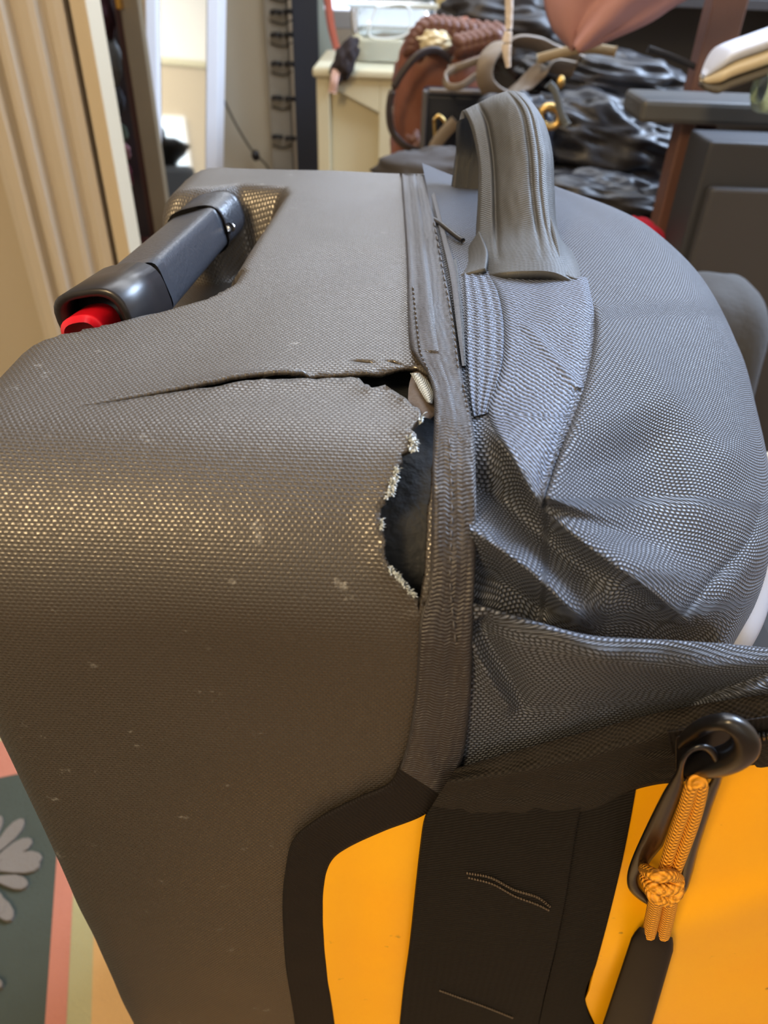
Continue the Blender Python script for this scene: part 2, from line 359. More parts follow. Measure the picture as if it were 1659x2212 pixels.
# ------------------------------------------------------------------ room shell
wallm = plain('cream_wall_paint', (196, 182, 158), 0.8, bump=0.1, bscale=60)
ceilm = plain('white_ceiling_paint', (238, 236, 230), 0.85)
floorm = plain('brown_floorboards', (112, 84, 58), 0.5, var=0.3, vscale=6)
XL_, XR_, YN, YR = -2.4, 2.3, 3.4, -2.6
fl = box('floor', (XL_, YR, -0.05), (XR_, YN, 0), floorm); tag(fl, kind='structure')
ce = box('ceiling', (XL_, YR, 2.45), (XR_, YN, 2.5), ceilm); tag(ce, kind='structure')
for nm, lo, hi in (('wall_back', (XL_, YN, 0), (XR_, YN + 0.1, 2.5)), ('wall_left', (XL_ - 0.1, YR, 0), (XL_, YN, 2.5)),
                   ('wall_right', (XR_, YR, 0), (XR_ + 0.1, YN, 2.5)), ('wall_rear', (XL_, YR - 0.1, 0), (XR_, YR, 2.5))):
    tag(box(nm, lo, hi, wallm), kind='structure')
tag(box('trim_2', (XL_, YR, 1.90), (XR_, YR + .03, 1.95), plain('rail_paint', (206, 200, 170), .5)), kind='structure')
tag(box('trim_3', (XL_, YR, 1.95), (XR_, YR + .012, 2.45), ceilm), kind='structure')
w2 = empty('window_2', (1.35, YR, .6)); w2['kind'] = 'structure'
box('frame', (1.17, YR, .58), (1.50, YR + .04, 1.52), ceilm, w2, bev=.01)
box('pane', (1.21, YR + .03, .62), (1.46, YR + .046, 1.48), plain('daylit_pane', (220, 235, 250), .1, emit=(214, 232, 250), estr=0.9), w2)
# ------------------------------------------------------------------ the bag
bag = empty('duffel_bag', (-0.05, 0.31, 0.0), 'large upright grey wheeled duffel bag with yellow panels and a torn corner seam', 'bag')
# ---- shell panel with the handle recess and the tear
rec_px = None
RECESS = np.array([(-0.20, 0.19), (-0.126, 0.219), (-0.105, 0.236), (-0.083, 0.254), (-0.0685, 0.268), (-0.061, 0.285), (-0.056, 0.42), (-0.060, 0.434), (-0.088, 0.438), (-0.104, 0.425), (-0.20, 0.40)])
def inside(poly, x, y):
    c = False; n = len(poly); j = n - 1
    for i in range(n):
        xi, yi = poly[i]; xj, yj = poly[j]
        if (yi > y) != (yj > y) and x < (xj - xi) * (y - yi) / (yj - yi) + xi: c = not c
        j = i
    return c
def pdist(poly, x, y):
    d, _ = sd(np.vstack([poly, poly[:1]]), np.array([x]), np.array([y])); return abs(d[0])
RX = 0.016; XE = -0.111
def shell_pt(u, s):
    """u: distance leftwards measured as X until the edge, then round the edge and down the back"""
    if u >= XE: X, drop = u, 0.0
    else:
        e = XE - u; arc = RX * PI / 2
        if e < arc: a = e / RX; X = XE - RX * math.sin(a); drop = RX * (1 - math.cos(a))
        else: X = XE - RX; drop = RX + (e - arc)
    p = pr(s) - pn(s) * drop
    z = p[1]; y = p[0]
    # far left corner is rounded off in plan
    q = np.array([X, y, z])
    if s < cum[8] + 0.27 and inside(RECESS, X, y):
        dd = pdist(RECESS, X, y); k = dd / 0.026
        nearside = y < 0.30
        q[2] -= 0.045 * float(smooth01(k if not nearside else dd / 0.010))
    if y > 0.40 and X < -0.055:                                    # rounded far corner
        cx, cy, rr = -0.068, 0.430, 0.058
        dx, dy = X - cx, y - cy
        if dx < 0 and dy > 0:
            r0 = math.hypot(dx, dy)
            if r0 > rr: q[2] -= (r0 - rr) * 1.6
    return q
def shell_right(s_): return 0.03
crack_up = cr([(160, 879), (280, 856), (400, 836), (520, 818), (620, 809), (740, 800), (820, 796), (868, 790), (900, 786)], 40)
hole = cr([(900, 786), (925, 806), (940, 850), (945, 900), (940, 1000), (925, 1130), (918, 1250), (905, 1320), (900, 1296)], 26)
jag = [(893, 1284), (884, 1274), (872, 1263), (862, 1250), (850, 1236), (838, 1224), (830, 1205), (828, 1186), (832, 1168), (825, 1150), (827, 1130), (820, 1118), (822, 1098), (832, 1090), (829, 1078), (846, 1062),
       (842, 1050), (858, 1030), (855, 1012), (868, 1000), (866, 984), (884, 976), (896, 962), (898, 946), (886, 934), (898, 920), (908, 905), (905, 890), (890, 884), (876, 872), (862, 862), (848, 850), (832, 842), (818, 846), (802, 850), (796, 838), (786, 836), (776, 824)]
crack_lo = cr([(776, 824), (700, 827), (620, 829), (540, 834), (460, 844), (400, 848), (320, 857), (240, 868), (160, 879.5)], 34)
hole_px = [tuple(p) for p in crack_up] + [tuple(p) for p in hole[1:]] + jag + [tuple(p) for p in crack_lo[1:-1]]
slits = [[(752, 777), (775, 776), (800, 778), (812, 781), (795, 782), (772, 780)], [(826, 776), (850, 777), (872, 784), (866, 786), (845, 781)]]
outline_px = [(1000, 360)] + [(1000, 800), (1000, 1250), (1000, 1400), (960, 1560), (930, 1650), (880, 1690), (800, 1722), (720, 1760), (668, 1800), (648, 1860), (645, 1960), (652, 2080), (672, 2240), (700, 2400)]
def build_shell():
    s0 = 0.0; s1 = STOT - 0.30
    xs = list(np.linspace(0.020, -0.10, 54)) + [XE + 0.006, XE] + [XE - RX * PI / 2 * k / 7 for k in range(1, 8)] + [XE - RX * PI / 2 - 0.03]
    ss = sorted(set(list(np.linspace(0, cum[7], 12)) + list(np.linspace(cum[7], cum[8] - 0.0, 130)) + list(np.linspace(cum[8], cum[-2], 44)) + list(np.linspace(cum[-2], s1, 120))))
    pts = [(x, s) for s in ss for x in xs]; nb = len(pts); edges = []
    loops = []
    for poly in [hole_px] + slits:
        q = [inv(*p) for p in poly]; loops.append(q)
    # drop grid points too near loops
    keep = []
    for q in loops:
        pass
    allb = np.array([p for q in loops for p in q])
    P2 = np.array(pts)
    ok = np.ones(len(P2), bool)
    for b in allb:
        ok &= (np.hypot(P2[:, 0] - b[0], P2[:, 1] - b[1]) > 0.0007)
    pts = [tuple(p) for p in P2[ok]]
    for q in loops:
        k = len(pts); pts += q; edges += [(k + i, k + (i + 1) % len(q)) for i in range(len(q))]
    # lower-right boundary loop: everything right/below of the outline is cut away
    out = [inv(*p) for p in outline_px]; out = [(0.031, 0.0)] + out[1:] + [(out[-1][0], s1 + 0.01), (0.2, s1 + 0.01), (0.2, 0.0)]
    res = delaunay_2d_cdt([Vector(p) for p in pts], edges, [], 0, 1e-7)
    V, E, Fc = res[0], res[1], res[2]
    hol = [np.array(q) for q in loops]
    F2 = []
    for f in Fc:
        cx = sum(V[i][0] for i in f) / len(f); cy = sum(V[i][1] for i in f) / len(f)
        if any(inside(h, cx, cy) for h in hol): continue
        if cx > -0.10 and cy > cum[-2] and inside(out, cx, cy): continue
        F2.append(tuple(f)[::-1])
    used = sorted({i for f in F2 for i in f}); mp = {u: k for k, u in enumerate(used)}
    crk = [inv(*p) for p in crack_up]
    W3 = []
    cu = np.array([(a, b) for a, b in hole_px]);
    hq = np.array([(x, s) for x, s in loops[0]])
    for i in used:
        x, s = V[i]; p = shell_pt(x, s)
        d = np.hypot(hq[:, 0] - x, hq[:, 1] - s).min()
        # torn lips: the lower lip curls up a little, the upper lip sinks
        if d < 0.009 and x > -0.09:
            k = (1 - d / 0.009) ** 2; n_ = pn(s)
            sc = inv(820, 812)[1]
            lift = (0.0014 if s > sc else -0.0014) + 0.0008 * noise.noise(Vector((x * 300, s * 300, 0)))
            p = p + np.array([0, n_[0], n_[1]]) * lift * k * float(smooth01((x + 0.085) / 0.05))
        # gentle waviness
        n_ = pn(s); p = p + np.array([0, n_[0], n_[1]]) * 0.0012 * noise.noise(Vector((x * 22, s * 22, 3)))
        W3.append(p)
    o = mesh('shell_panel', W3, [tuple(mp[i] for i in f) for f in F2], M['shell'], bag, True, [(V[i][0], V[i][1]) for i in used])
    solid(o, 0.0016); o['label'] = 'smooth grey-brown coated panel with a long crack and hole'
    return o
shell = build_shell()
# ---- inside of the bag, seen through the tear
def insidefn(off, pts, name, m, dome=0.0):
    L = cr(pts[0], 24); R = cr(pts[1], 24); G = np.zeros((24, 12, 3))
    for i in range(24):
        for j in range(12):
            t = j / 11; q = L[i] * (1 - t) + R[i] * t; G[i, j] = on(q[0], q[1], off + dome * math.sin(PI * t))
    return gridobj(name, G, m, bag)
insidefn(-0.012, ([(150, 840), (130, 900), (500, 1100), (640, 1400)], [(1000, 770), (1010, 900), (1010, 1100), (1000, 1400)]), 'lining', M['liner'])
insidefn(-0.0035, ([(892, 800), (884, 830), (882, 850), (884, 870), (912, 900)], [(925, 805), (942, 840), (946, 865), (944, 890), (930, 905)]), 'torn_lining_flap', M['brown_scrim'], 0.001)
insidefn(-0.0012, ([(886, 806), (897, 824), (905, 840), (914, 856), (922, 868)], [(906, 805), (924, 822), (933, 840), (936, 856), (934, 872)]), 'exposed_scrim', M['white_scrim'], 0.0012)
# frayed white edges
def fray(name, path, wpx, n, seed):
    r = random.Random(seed); Vv = []; Ff = []
    c = cr(path, 60)
    for k in range(n):
        q = c[r.randrange(60)]; x, y = q[0] + r.uniform(-wpx, wpx * 0.6), q[1] + r.uniform(-5, 5)
        a = on(x, y, 0.0004 + r.uniform(0, 0.0012)); b = on(x + r.uniform(-3, 9), y + r.uniform(-7, 7), 0.001 + r.uniform(0, 0.0018)); w = 0.00026
        base = len(Vv); mid = (a + b) / 2 + np.array([0, -0.0004, 0.0005])
        for p_ in (a, mid, b):
            Vv += [p_ + np.array([w, 0, 0]), p_ + np.array([0, -w, w]), p_ + np.array([-w, 0, -w * 0.3])]
        for s_ in (0, 3):
            for e in range(3): Ff.append((base + s_ + e, base + s_ + (e + 1) % 3, base + s_ + 3 + (e + 1) % 3, base + s_ + 3 + e))
    o = mesh(name, Vv, Ff, M['white_fray'], bag); o['kind'] = 'stuff'; return o
M['white_fray'] = plain('white_frayed_fibre', (196, 206, 212), 0.4)
fray('frayed_fibres', [(886, 944), (896, 958), (890, 974)], 9, 90, 1)
fray('frayed_fibres', [(860, 1012), (852, 1034), (846, 1056), (836, 1074)], 8, 120, 2)
fray('frayed_fibres', [(826, 1126), (823, 1142)], 5, 26, 3)
fray('frayed_fibres', [(842, 1226), (860, 1246), (876, 1266), (894, 1286)], 6, 110, 4)
fray('frayed_fibres', [(912, 900), (906, 914)], 4, 26, 5)
# ---- binding tape along the torn seam
bl = [(864, 352), (872, 460), (878, 560), (880, 660), (884, 740), (900, 775), (924, 810), (936, 850), (938, 900), (934, 1000), (932, 1100), (930, 1200), (925, 1280), (908, 1330), (902, 1400), (896, 1500), (880, 1600), (862, 1660)]
br = [(914, 352), (938, 460), (956, 560), (976, 650), (990, 740), (998, 800), (1006, 850), (1018, 900), (1026, 960), (1028, 1040), (1030, 1120), (1028, 1200), (1024, 1290), (1022, 1360), (1020, 1450), (1012, 1560), (996, 1650), (960, 1722)]
def bfn(x, y, t, v):
    return 0.0007 * noise.noise(Vector((x / 30, y / 90, 0))) + 0.0003 * noise.noise(Vector((x / 6, y / 14, 0))) + 0.0007 * math.exp(-((t - 0.45) / 0.14) ** 2) * (1 if y < 760 else 0.3)
strip('seam_binding', bl, br, 0.0030, M['bind'], bag, ny=260, nx=22, fn=bfn, orun=cru)
strip('binding_edge', [(915, 352), (950, 500), (972, 600), (985, 700), (998, 790)], [(924, 354), (962, 500), (986, 590), (996, 690), (1003, 790)], 0.0034, M['bind'], bag, ny=70, nx=8)
def stitches(name, path, n, off, m, rpx=2.2, gap=0.62, parent=bag, amp=0.0006, ang=None):
    c = cr(path, n * 2 + 1)
    Vv = []; Ff = []
    for k in range(n):
        a2 = c[2 * k]; b2 = c[2 * k] * (1 - gap * 2) + c[2 * k + 2] * gap * 2 if False else c[2 * k] + (c[min(2 * k + 2, 2 * n)] - c[2 * k]) * gap
        pts = []
        for t in np.linspace(0, 1, 4):
            q = a2 * (1 - t) + b2 * t; pts.append(on(q[0], q[1], off + amp * math.sin(PI * t)))
        pts = np.array(pts); d = np.linalg.norm(pts[0] - CAM); r = rpx * d / F; base = len(Vv)
        tt = pts[-1] - pts[0]; tt /= np.linalg.norm(tt); s_ = np.cross(tt, [0, -0.7, 0.7]); s_ /= np.linalg.norm(s_); u_ = np.cross(s_, tt)
        for p_ in pts:
            for e in range(5): an = 2 * PI * e / 5; Vv.append(p_ + (s_ * math.cos(an) + u_ * math.sin(an)) * r)
        for i in range(3):
            for e in range(5): Ff.append((base + i * 5 + e, base + i * 5 + (e + 1) % 5, base + (i + 1) * 5 + (e + 1) % 5, base + (i + 1) * 5 + e))
    o = mesh(name, Vv, Ff, m, parent); o['kind'] = 'stuff'; return o
M['gstitch'] = plain('grey_thread', (78, 76, 78), 0.6)
stitches('stitching', [(892, 620), (900, 700), (908, 760), (925, 800)], 18, 0.0031, M['gstitch'], 2.0)
stitches('stitching', [(1000, 830), (1010, 880), (1018, 940)], 10, 0.0025, M['gstitch'], 1.8)
stitches('stitching', [(970, 950), (976, 1100), (972, 1250), (985, 1400)], 16, 0.0034, M['gstitch'], 2.2, gap=0.5)
stitches('stitching', [(938, 480), (960, 600), (978, 700), (990, 800)], 22, 0.0034, M['gstitch'], 1.8)
# ---- lower binding turning around the yellow window
strip('window_binding', [(868, 1640), (840, 1690), (770, 1722), (690, 1764), (634, 1812), (616, 1880), (610, 1960), (616, 2080), (632, 2180), (650, 2300)],
      [(965, 1722), (912, 1764), (830, 1796), (752, 1832), (716, 1862), (702, 1910), (700, 1980), (706, 2080), (722, 2200), (738, 2300)], 0.0026, M['bind2'], bag, ny=120, nx=14, orun=cru,
      fn=lambda x, y, t, v: 0.0006 * noise.noise(Vector((x / 50, y / 50, 0))))
strip('yellow_side_panel', [(940, 1725), (840, 1770), (740, 1815), (690, 1860), (680, 1960), (684, 2080), (700, 2240), (705, 2300)], [(960, 1725), (950, 1790), (940, 1850), (930, 1930), (920, 2020), (908, 2100), (896, 2240), (892, 2300)], 0.0012, M['yellow'], bag, ny=60, nx=14,
      fn=lambda x, y, t, v: 0.0008 * math.sin(x / 26) * smooth01((y - 1760) / 200))
def body_fill():
    # dark inner body so that nothing is open behind the panels
    V = []; n = 40
    L = [(XE + 0.002, s) for s in np.linspace(cum[-2] + 0.10, STOT - 0.01, n)]
    G = np.zeros((n, 6, 3))
    for i, (x, s) in enumerate(L):
        for j in range(6): G[i, j] = surf(x + (0.20 - x) * j / 5, s, -0.006)
    return gridobj('inner_lining', G, M['liner'], bag)
body_fill()
# ---- webbing straps
def webfn(x, y, t, v): return 0.00035 * noise.noise(Vector((x / 30, y / 80, 0)))
strip('side_strap', [(965, 1712), (930, 1740), (914, 1770), (905, 1830), (896, 1910), (882, 2040), (868, 2140), (852, 2300)], [(1300, 1640), (1262, 1740), (1250, 1790), (1240, 1850), (1226, 1940), (1204, 2050), (1180, 2150), (1150, 2300)], 0.0052, M['web'], bag, ny=150, nx=24, lip=0.03, fn=webfn)
strip('edge_strap', [(1246, 1700), (1236, 1800), (1224, 1900), (1204, 2020), (1180, 2130), (1140, 2300)], [(1380, 1660), (1376, 1700), (1352, 1830), (1322, 1960), (1290, 2080), (1266, 2165), (1330, 2300)], 0.0036, M['web'], bag, ny=120, nx=14, lip=0.05, fn=webfn)
stitches('bar_tack', [(1008, 1886), (1060, 1896), (1110, 1922), (1160, 1938), (1190, 1960)], 34, 0.0054, M['dstitch'], 2.4, gap=0.5)
stitches('bar_tack', [(1012, 1896), (1064, 1910), (1112, 1936), (1160, 1954), (1188, 1968)], 30, 0.0054, M['dstitch'], 2.0, gap=0.5)
stitches('bar_tack', [(950, 2140), (1000, 2158), (1050, 2176), (1110, 2200)], 30, 0.0054, M['dstitch'], 1.8, gap=0.5)
strip('yellow_front_panel', [(1372, 1690), (1350, 1780), (1330, 1880), (1305, 1990), (1270, 2140), (1262, 2165), (1300, 2250), (1320, 2330)], [(1990, 1600), (1930, 1700), (1880, 1800), (1830, 1900), (1785, 2000), (1745, 2100), (1690, 2240), (1655, 2400)], 0.0022, M['yellow'], bag, ny=60, nx=24,
      fn=lambda x, y, t, v: 0.004 * math.exp(-((x - 1620) / 90) ** 2) * math.exp(-((y - 1760) / 260) ** 2) + 0.003 * math.exp(-(((x - 1500) * 0.35 + (y - 2000)) / 60) ** 2) * (t > 0.02), lip=0.01)
# dark cloth band under the zip, running to the straps
def bandrows():
    top = [(985, 1660), (1120, 1620), (1250, 1585), (1400, 1545), (1520, 1520), (1720, 1490)]
    bot = [(930, 1745), (1080, 1770), (1250, 1760), (1390, 1702), (1500, 1688), (1720, 1655)]
    T = cr(top, 60); B = cr(bot, 60); G = np.zeros((22, 60, 3))
    for i in range(22):
        t = i / 21
        for j in range(60):
            q = T[j] * (1 - t) + B[j] * t; o = 0.0035 + 0.0045 * smooth01(t / 0.35) - 0.003 * t - (0.0035 if i == 21 else 0)
            o += 0.0010 * noise.noise(Vector((q[0] / 60, q[1] / 25, 0))) + 0.0008 * math.exp(-((t - 0.35) / 0.1) ** 2)
            G[i, j] = on(q[0], q[1], o)
    return gridobj('zip_surround', G, M['web2'], bag)
M['web2'] = weave('dark_canvas', (38, 33, 28), 0.0011, 0.0008, rough=0.7, rough2=0.8, dist=0.0004, lo=0.4, jitter=0.7, spec=0.3)
bandrows()
# zip tape and coil at the right edge
strip('zip_tape', [(1440, 1578), (1560, 1560), (1760, 1530)], [(1450, 1630), (1570, 1620), (1760, 1600)], 0.0105, M['bind2'], bag, ny=30, nx=8)
for k in range(14):
    x = 1618 + k * 10; y = 1592 - (x - 1618) * 0.12
    tube('zip_tooth', [on(x, y - 9, 0.0105), on(x + 1, y, 0.0128), on(x + 2, y + 9, 0.0105)], 3.6 * 0.24 / F, M['metal'], bag, seg=6, n=7)
# ---- fabric body, upper patch
up = [
 [(912, 352, .440), (1000, 386, .440), (1080, 396, .442), (1160, 400, .446), (1208, 408, .455), (1215, 470, .52)],
 [(930, 450, .378), (1030, 448, .384), (1130, 446, .392), (1230, 444, .402), (1330, 450, .420), (1352, 500, .49)],
 [(945, 540, .330), (1060, 525, .335), (1180, 510, .345), (1310, 500, .362), (1412, 498, .390), (1440, 560, .46)],
 [(970, 640, .287), (1100, 622, .292), (1240, 605, .302), (1390, 590, .322), (1506, 594, .352), (1530, 640, .42)],
 [(990, 760, .250), (1130, 745, .255), (1290, 730, .266), (1440, 724, .288), (1572, 730, .320), (1600, 760, .39)],
 [(1005, 880, .224), (1150, 870, .228), (1310, 860, .238), (1470, 858, .260), (1610, 872, .292), (1636, 890, .36)],
 [(1015, 990, .208), (1170, 985, .211), (1330, 980, .219), (1490, 980, .240), (1640, 1000, .272), (1662, 1010, .34)],
 [(1015, 1110, .199), (1180, 1110, .201), (1340, 1110, .208), (1500, 1105, .226), (1655, 1120, .258), (1676, 1125, .33)],
 [(1012, 1230, .195), (1180, 1235, .198), (1340, 1235, .205), (1500, 1225, .222), (1650, 1220, .252), (1672, 1222, .32)],
 [(1010, 1330, .204), (1170, 1350, .208), (1330, 1350, .212), (1490, 1330, .224), (1622, 1310, .246), (1650, 1310, .31)],
 [(1008, 1440, .232), (1160, 1470, .234), (1310, 1480, .236), (1460, 1450, .238), (1570, 1400, .240), (1590, 1420, .30)],
]
G = patch(up, 340, 340); X, Y = G[..., 0], G[..., 1]
D = np.zeros(X.shape)
# step where the right panel overlaps the handle's base panel
def step(poly, amp, decay, X, Y, soft=4.0, fade=(0.1, 0.1)):
    pl = cr(poly, 24); d, t = sd(pl, X, Y)
    e = (smooth01(t / fade[0]) if fade[0] else 1) * (smooth01((1 - t) / fade[1]) if fade[1] else 1)
    s_ = 1 / (1 + np.exp(-d / soft))
    return amp * e * s_ * np.exp(-np.clip(d, 0, None) / decay)
# polylines walk downwards, so the left-hand (negative) side is on the right in the image
D += step([(1284, 640), (1284, 720), (1270, 800), (1246, 880), (1215, 960), (1190, 1030), (1168, 1092)][::-1], 0.0085, 120, X, Y, soft=2.5, fade=(0.05, 0.12))
D += ridge([(1075, 560), (1088, 700), (1078, 800), (1052, 890)], 0.0, 10, 10, X, Y)
D -= ridge([(1284, 640), (1282, 740), (1262, 840), (1215, 960), (1166, 1096)], 0.0035, 12, 22, X, Y)
# shaded hollow behind the right-hand panel and the bellies of the bag
D += ridge([(1330, 640), (1420, 800), (1560, 960), (1640, 1040)], 0.007, 70, 80, X, Y, fade=(0.3, 0.2))
D -= ridge([(1340, 880), (1380, 1000), (1380, 1120), (1350, 1220)], 0.013, 125, 130, X, Y, fade=(0.35, 0.25), p=2.0)
D += ridge([(1420, 900), (1500, 1050), (1520, 1200)], 0.002, 60, 60, X, Y, fade=(0.3, 0.3))
# main diagonal ridge and the dark fold under it
D += ridge([(1040, 900), (1100, 985), (1172, 1096), (1290, 1196), (1400, 1272), (1520, 1372)], 0.0085, 95, 20, X, Y, fade=(0.1, 0.1), p=1.2)
D -= ridge([(1010, 1040), (1080, 1080), (1160, 1150), (1240, 1215), (1340, 1290)], 0.0100, 46, 44, X, Y, fade=(0.0, 0.25))
D += ridge([(1010, 1140), (1120, 1215), (1210, 1295), (1300, 1375)], 0.0105, 50, 26, X, Y, fade=(0.0, 0.2), p=1.3)
D -= ridge([(1010, 1225), (1100, 1270), (1200, 1335)], 0.0065, 30, 30, X, Y, fade=(0.0, 0.2))
D -= ridge([(1660, 1030), (1620, 1160), (1540, 1250), (1462, 1345)], 0.0022, 10, 10, X, Y, fade=(0.05, 0.05))
D += ridge([(1690, 1080), (1640, 1190), (1570, 1280), (1500, 1360)], 0.0030, 34, 20, X, Y, fade=(0.1, 0.1))
D -= ridge([(1300, 620), (1420, 760), (1540, 900), (1620, 1000)], 0.0015, 30, 30, X, Y, fade=(0.3, 0.2))
D += np.array([[0.0016 * noise.noise(Vector((X[i, j] / 120, Y[i, j] / 140, 1.5))) for j in range(X.shape[1])] for i in range(X.shape[0])])
edge = smooth01((X - (G[:, :1, 0])) / 60.0)
Gu = G.copy(); Gu[..., 2] -= D * (0.7 + 0.3 * edge)
gridobj('fabric_body', world(Gu), M['fabric'], bag)
# ---- fabric body, lower patch under the strong ridge
lo = [
 [(1005, 1300, .206), (1150, 1352, .206), (1280, 1388, .206), (1450, 1400, .212), (1620, 1410, .222), (1760, 1430, .230)],
 [(1005, 1300, .196), (1150, 1342, .191), (1280, 1374, .190), (1450, 1384, .197), (1620, 1396, .212), (1760, 1416, .220)],
 [(1004, 1350, .200), (1150, 1392, .193), (1290, 1420, .192), (1450, 1432, .200), (1620, 1434, .211), (1760, 1440, .219)],
 [(1002, 1440, .209), (1150, 1470, .208), (1300, 1480, .207), (1450, 1484, .211), (1620, 1478, .214), (1760, 1470, .221)],
 [(1000, 1560, .223), (1150, 1560, .224), (1300, 1540, .221), (1450, 1530, .219), (1620, 1510, .217), (1760, 1490, .223)],
 [(985, 1690, .246), (1120, 1665, .242), (1250, 1630, .238), (1400, 1588, .233), (1520, 1564, .230), (1740, 1530, .230)],
]
G = patch(lo, 200, 300); X, Y = G[..., 0], G[..., 1]
D = ridge([(1010, 1370), (1040, 1430), (1072, 1490), (1112, 1545)], 0.0045, 22, 16, X, Y, fade=(0.0, 0.15))
D -= ridge([(1030, 1335), (1065, 1400), (1110, 1480), (1145, 1570)], 0.0060, 22, 34, X, Y, fade=(0.02, 0.3))
D += ridge([(1100, 1420), (1220, 1500), (1260, 1600)], 0.003, 60, 60, X, Y, fade=(0.3, 0.3))
D += ridge([(1200, 1400), (1400, 1440), (1600, 1440), (1760, 1450)], 0.003, 30, 50, X, Y, fade=(0.2, 0.0))
D -= ridge([(1700, 1440), (1560, 1490), (1440, 1545), (1330, 1580)], 0.0050, 14, 26, X, Y, fade=(0.0, 0.3))
D += np.array([[0.0011 * noise.noise(Vector((X[i, j] / 70, Y[i, j] / 60, 5))) for j in range(X.shape[1])] for i in range(X.shape[0])])
G[..., 2] -= D
gridobj('fabric_fold', world(G), M['fabric'], bag)
# ---- handle base panel (tapering) and ribbed strip beside the binding
def over(name, left, right, lift, m, ny=120, nx=50, fn=None):
    """panel lying on the upper fabric: looks up the fabric depth"""
    L = cr(left, ny); R = cr(right, ny); GG = np.zeros((ny, nx, 3)); A = Gu[::4, ::4].reshape(-1, 3)
    for i in range(ny):
        for j in range(nx):
            t = j / (nx - 1); q = L[i] * (1 - t) + R[i] * t
            dd = np.hypot(A[:, 0] - q[0], A[:, 1] - q[1]); k = np.argpartition(dd, 6)[:6]; w = 1 / (dd[k] + 3) ** 2; d = (A[k, 2] * w).sum() / w.sum()
            e = min(1, min(t, 1 - t) * 14); lf = lift * e ** 0.5 - 0.0004 * (1 - e)
            if fn: lf += fn(q[0], q[1], t) * e
            GG[i, j] = (q[0], q[1], d - lf)
    return gridobj(name, world(GG), m, bag)
over('handle_base_panel', [(1040, 575), (1076, 640), (1088, 720), (1080, 800), (1052, 890), (1100, 985), (1166, 1094)], [(1270, 600), (1284, 680), (1280, 760), (1262, 840), (1230, 925), (1198, 1010), (1170, 1096)], 0.0032, M['fabric_r'], fn=lambda x, y, t: 0.0010 * noise.noise(Vector((x / 60, y / 70, 2))) + 0.0016 * math.exp(-(((x - 1170) + (y - 740) * 0.0 - (y - 740) * 0.85) / 14) ** 2) * (700 < y < 840))
over('ribbed_strip', [(1000, 590), (1004, 680), (1006, 780), (1014, 860), (1022, 900)], [(1056, 585), (1080, 640), (1090, 720), (1084, 800), (1054, 892)], 0.0016, M['ribbed'] if 'ribbed' in M else M['grab2'] if 'grab2' in M else M['fabric_r'], nx=30, ny=90, fn=lambda x, y, t: 0.0006 * math.sin(t * 22))
over('seam_piping', [(972, 560), (978, 640), (988, 720), (998, 790)], [(988, 560), (996, 640), (1003, 720), (1007, 790)], 0.003, M['grab'], nx=10, ny=80)
# pale edge piping at the far right silhouette
tube('edge_piping', [P(1660, 1130, .262), P(1652, 1200, .262), P(1640, 1260, .260), P(1622, 1320, .256), P(1600, 1370, .252), P(1580, 1410, .25)], [0.0024, .0034, .0045, .0050, .0048, .004], plain('pale_piping', (150, 156, 172), 0.5), bag, n=30, seg=12)
tube('edge_piping', [P(1556, 700, .335), P(1575, 760, .33), P(1592, 830, .318), P(1600, 870, .31)], 0.0016, M['plastic_d'], bag, n=20)
# ---- grab handle (folded padded webbing loop)
def grab():
    # columns across, rows from the foot up over the top and down behind
    rows = [
     [(1036, 600, .306), (1080, 590, .296), (1140, 586, .293), (1200, 590, .294), (1262, 622, .300)],
     [(1030, 560, .316), (1075, 550, .308), (1130, 545, .303), (1190, 548, .303), (1236, 566, .312)],
     [(1028, 500, .330), (1072, 495, .325), (1125, 492, .317), (1176, 486, .316), (1205, 492, .326)],
     [(1032, 430, .338), (1070, 425, .333), (1118, 420, .325), (1166, 414, .324), (1198, 410, .334)],
     [(1032, 350, .345), (1066, 345, .342), (1112, 335, .333), (1160, 325, .331), (1194, 330, .341)],
     [(1018, 280, .352), (1054, 270, .350), (1100, 256, .341), (1144, 244, .339), (1176, 262, .349)],
     [(1004, 246, .360), (1038, 234, .359), (1078, 216, .352), (1116, 204, .350), (1144, 214, .358)],
     [(998, 240, .372), (1030, 224, .372), (1068, 206, .370), (1100, 198, .370), (1128, 202, .374)],
     [(992, 262, .390), (1022, 250, .392), (1058, 240, .394), (1090, 232, .394), (1116, 240, .394)],
     [(984, 330, .412), (1014, 320, .414), (1048, 310, .416), (1082, 300, .416), (1110, 310, .416)],
     [(972, 420, .420), (1000, 416, .424), (1040, 410, .426), (1074, 400, .426), (1100, 410, .426)],
    ]
    G = patch(rows, 150, 70)
    for j in range(70):
        t = j / 69
        g = 0.0042 * math.exp(-((t - 0.25) / 0.030) ** 2) + 0.0022 * math.exp(-((t - 0.66) / 0.02) ** 2) - 0.0016 * math.exp(-((t - 0.86) / 0.06) ** 2) + 0.0014 * math.exp(-((t - 0.76) / 0.015) ** 2)
        g += 0.004 * (smooth01(1 - t / 0.05) + smooth01((t - 0.95) / 0.05))
        for i in range(150):
            k = 1.0 if 30 < i < 110 else max(0.0, 1 - (30 - i) / 22) if i <= 30 else max(0, 1 - (i - 110) / 30)
            G[i, j, 2] += g * k
            if k > 0: G[i, j, 2] += 0.0004 * noise.noise(Vector((G[i, j, 0] / 14, G[i, j, 1] / 40, 0)))
    return G
gridobj('grab_handle', world(grab()), M['grab'], bag, th=0.0035, offset=-1)
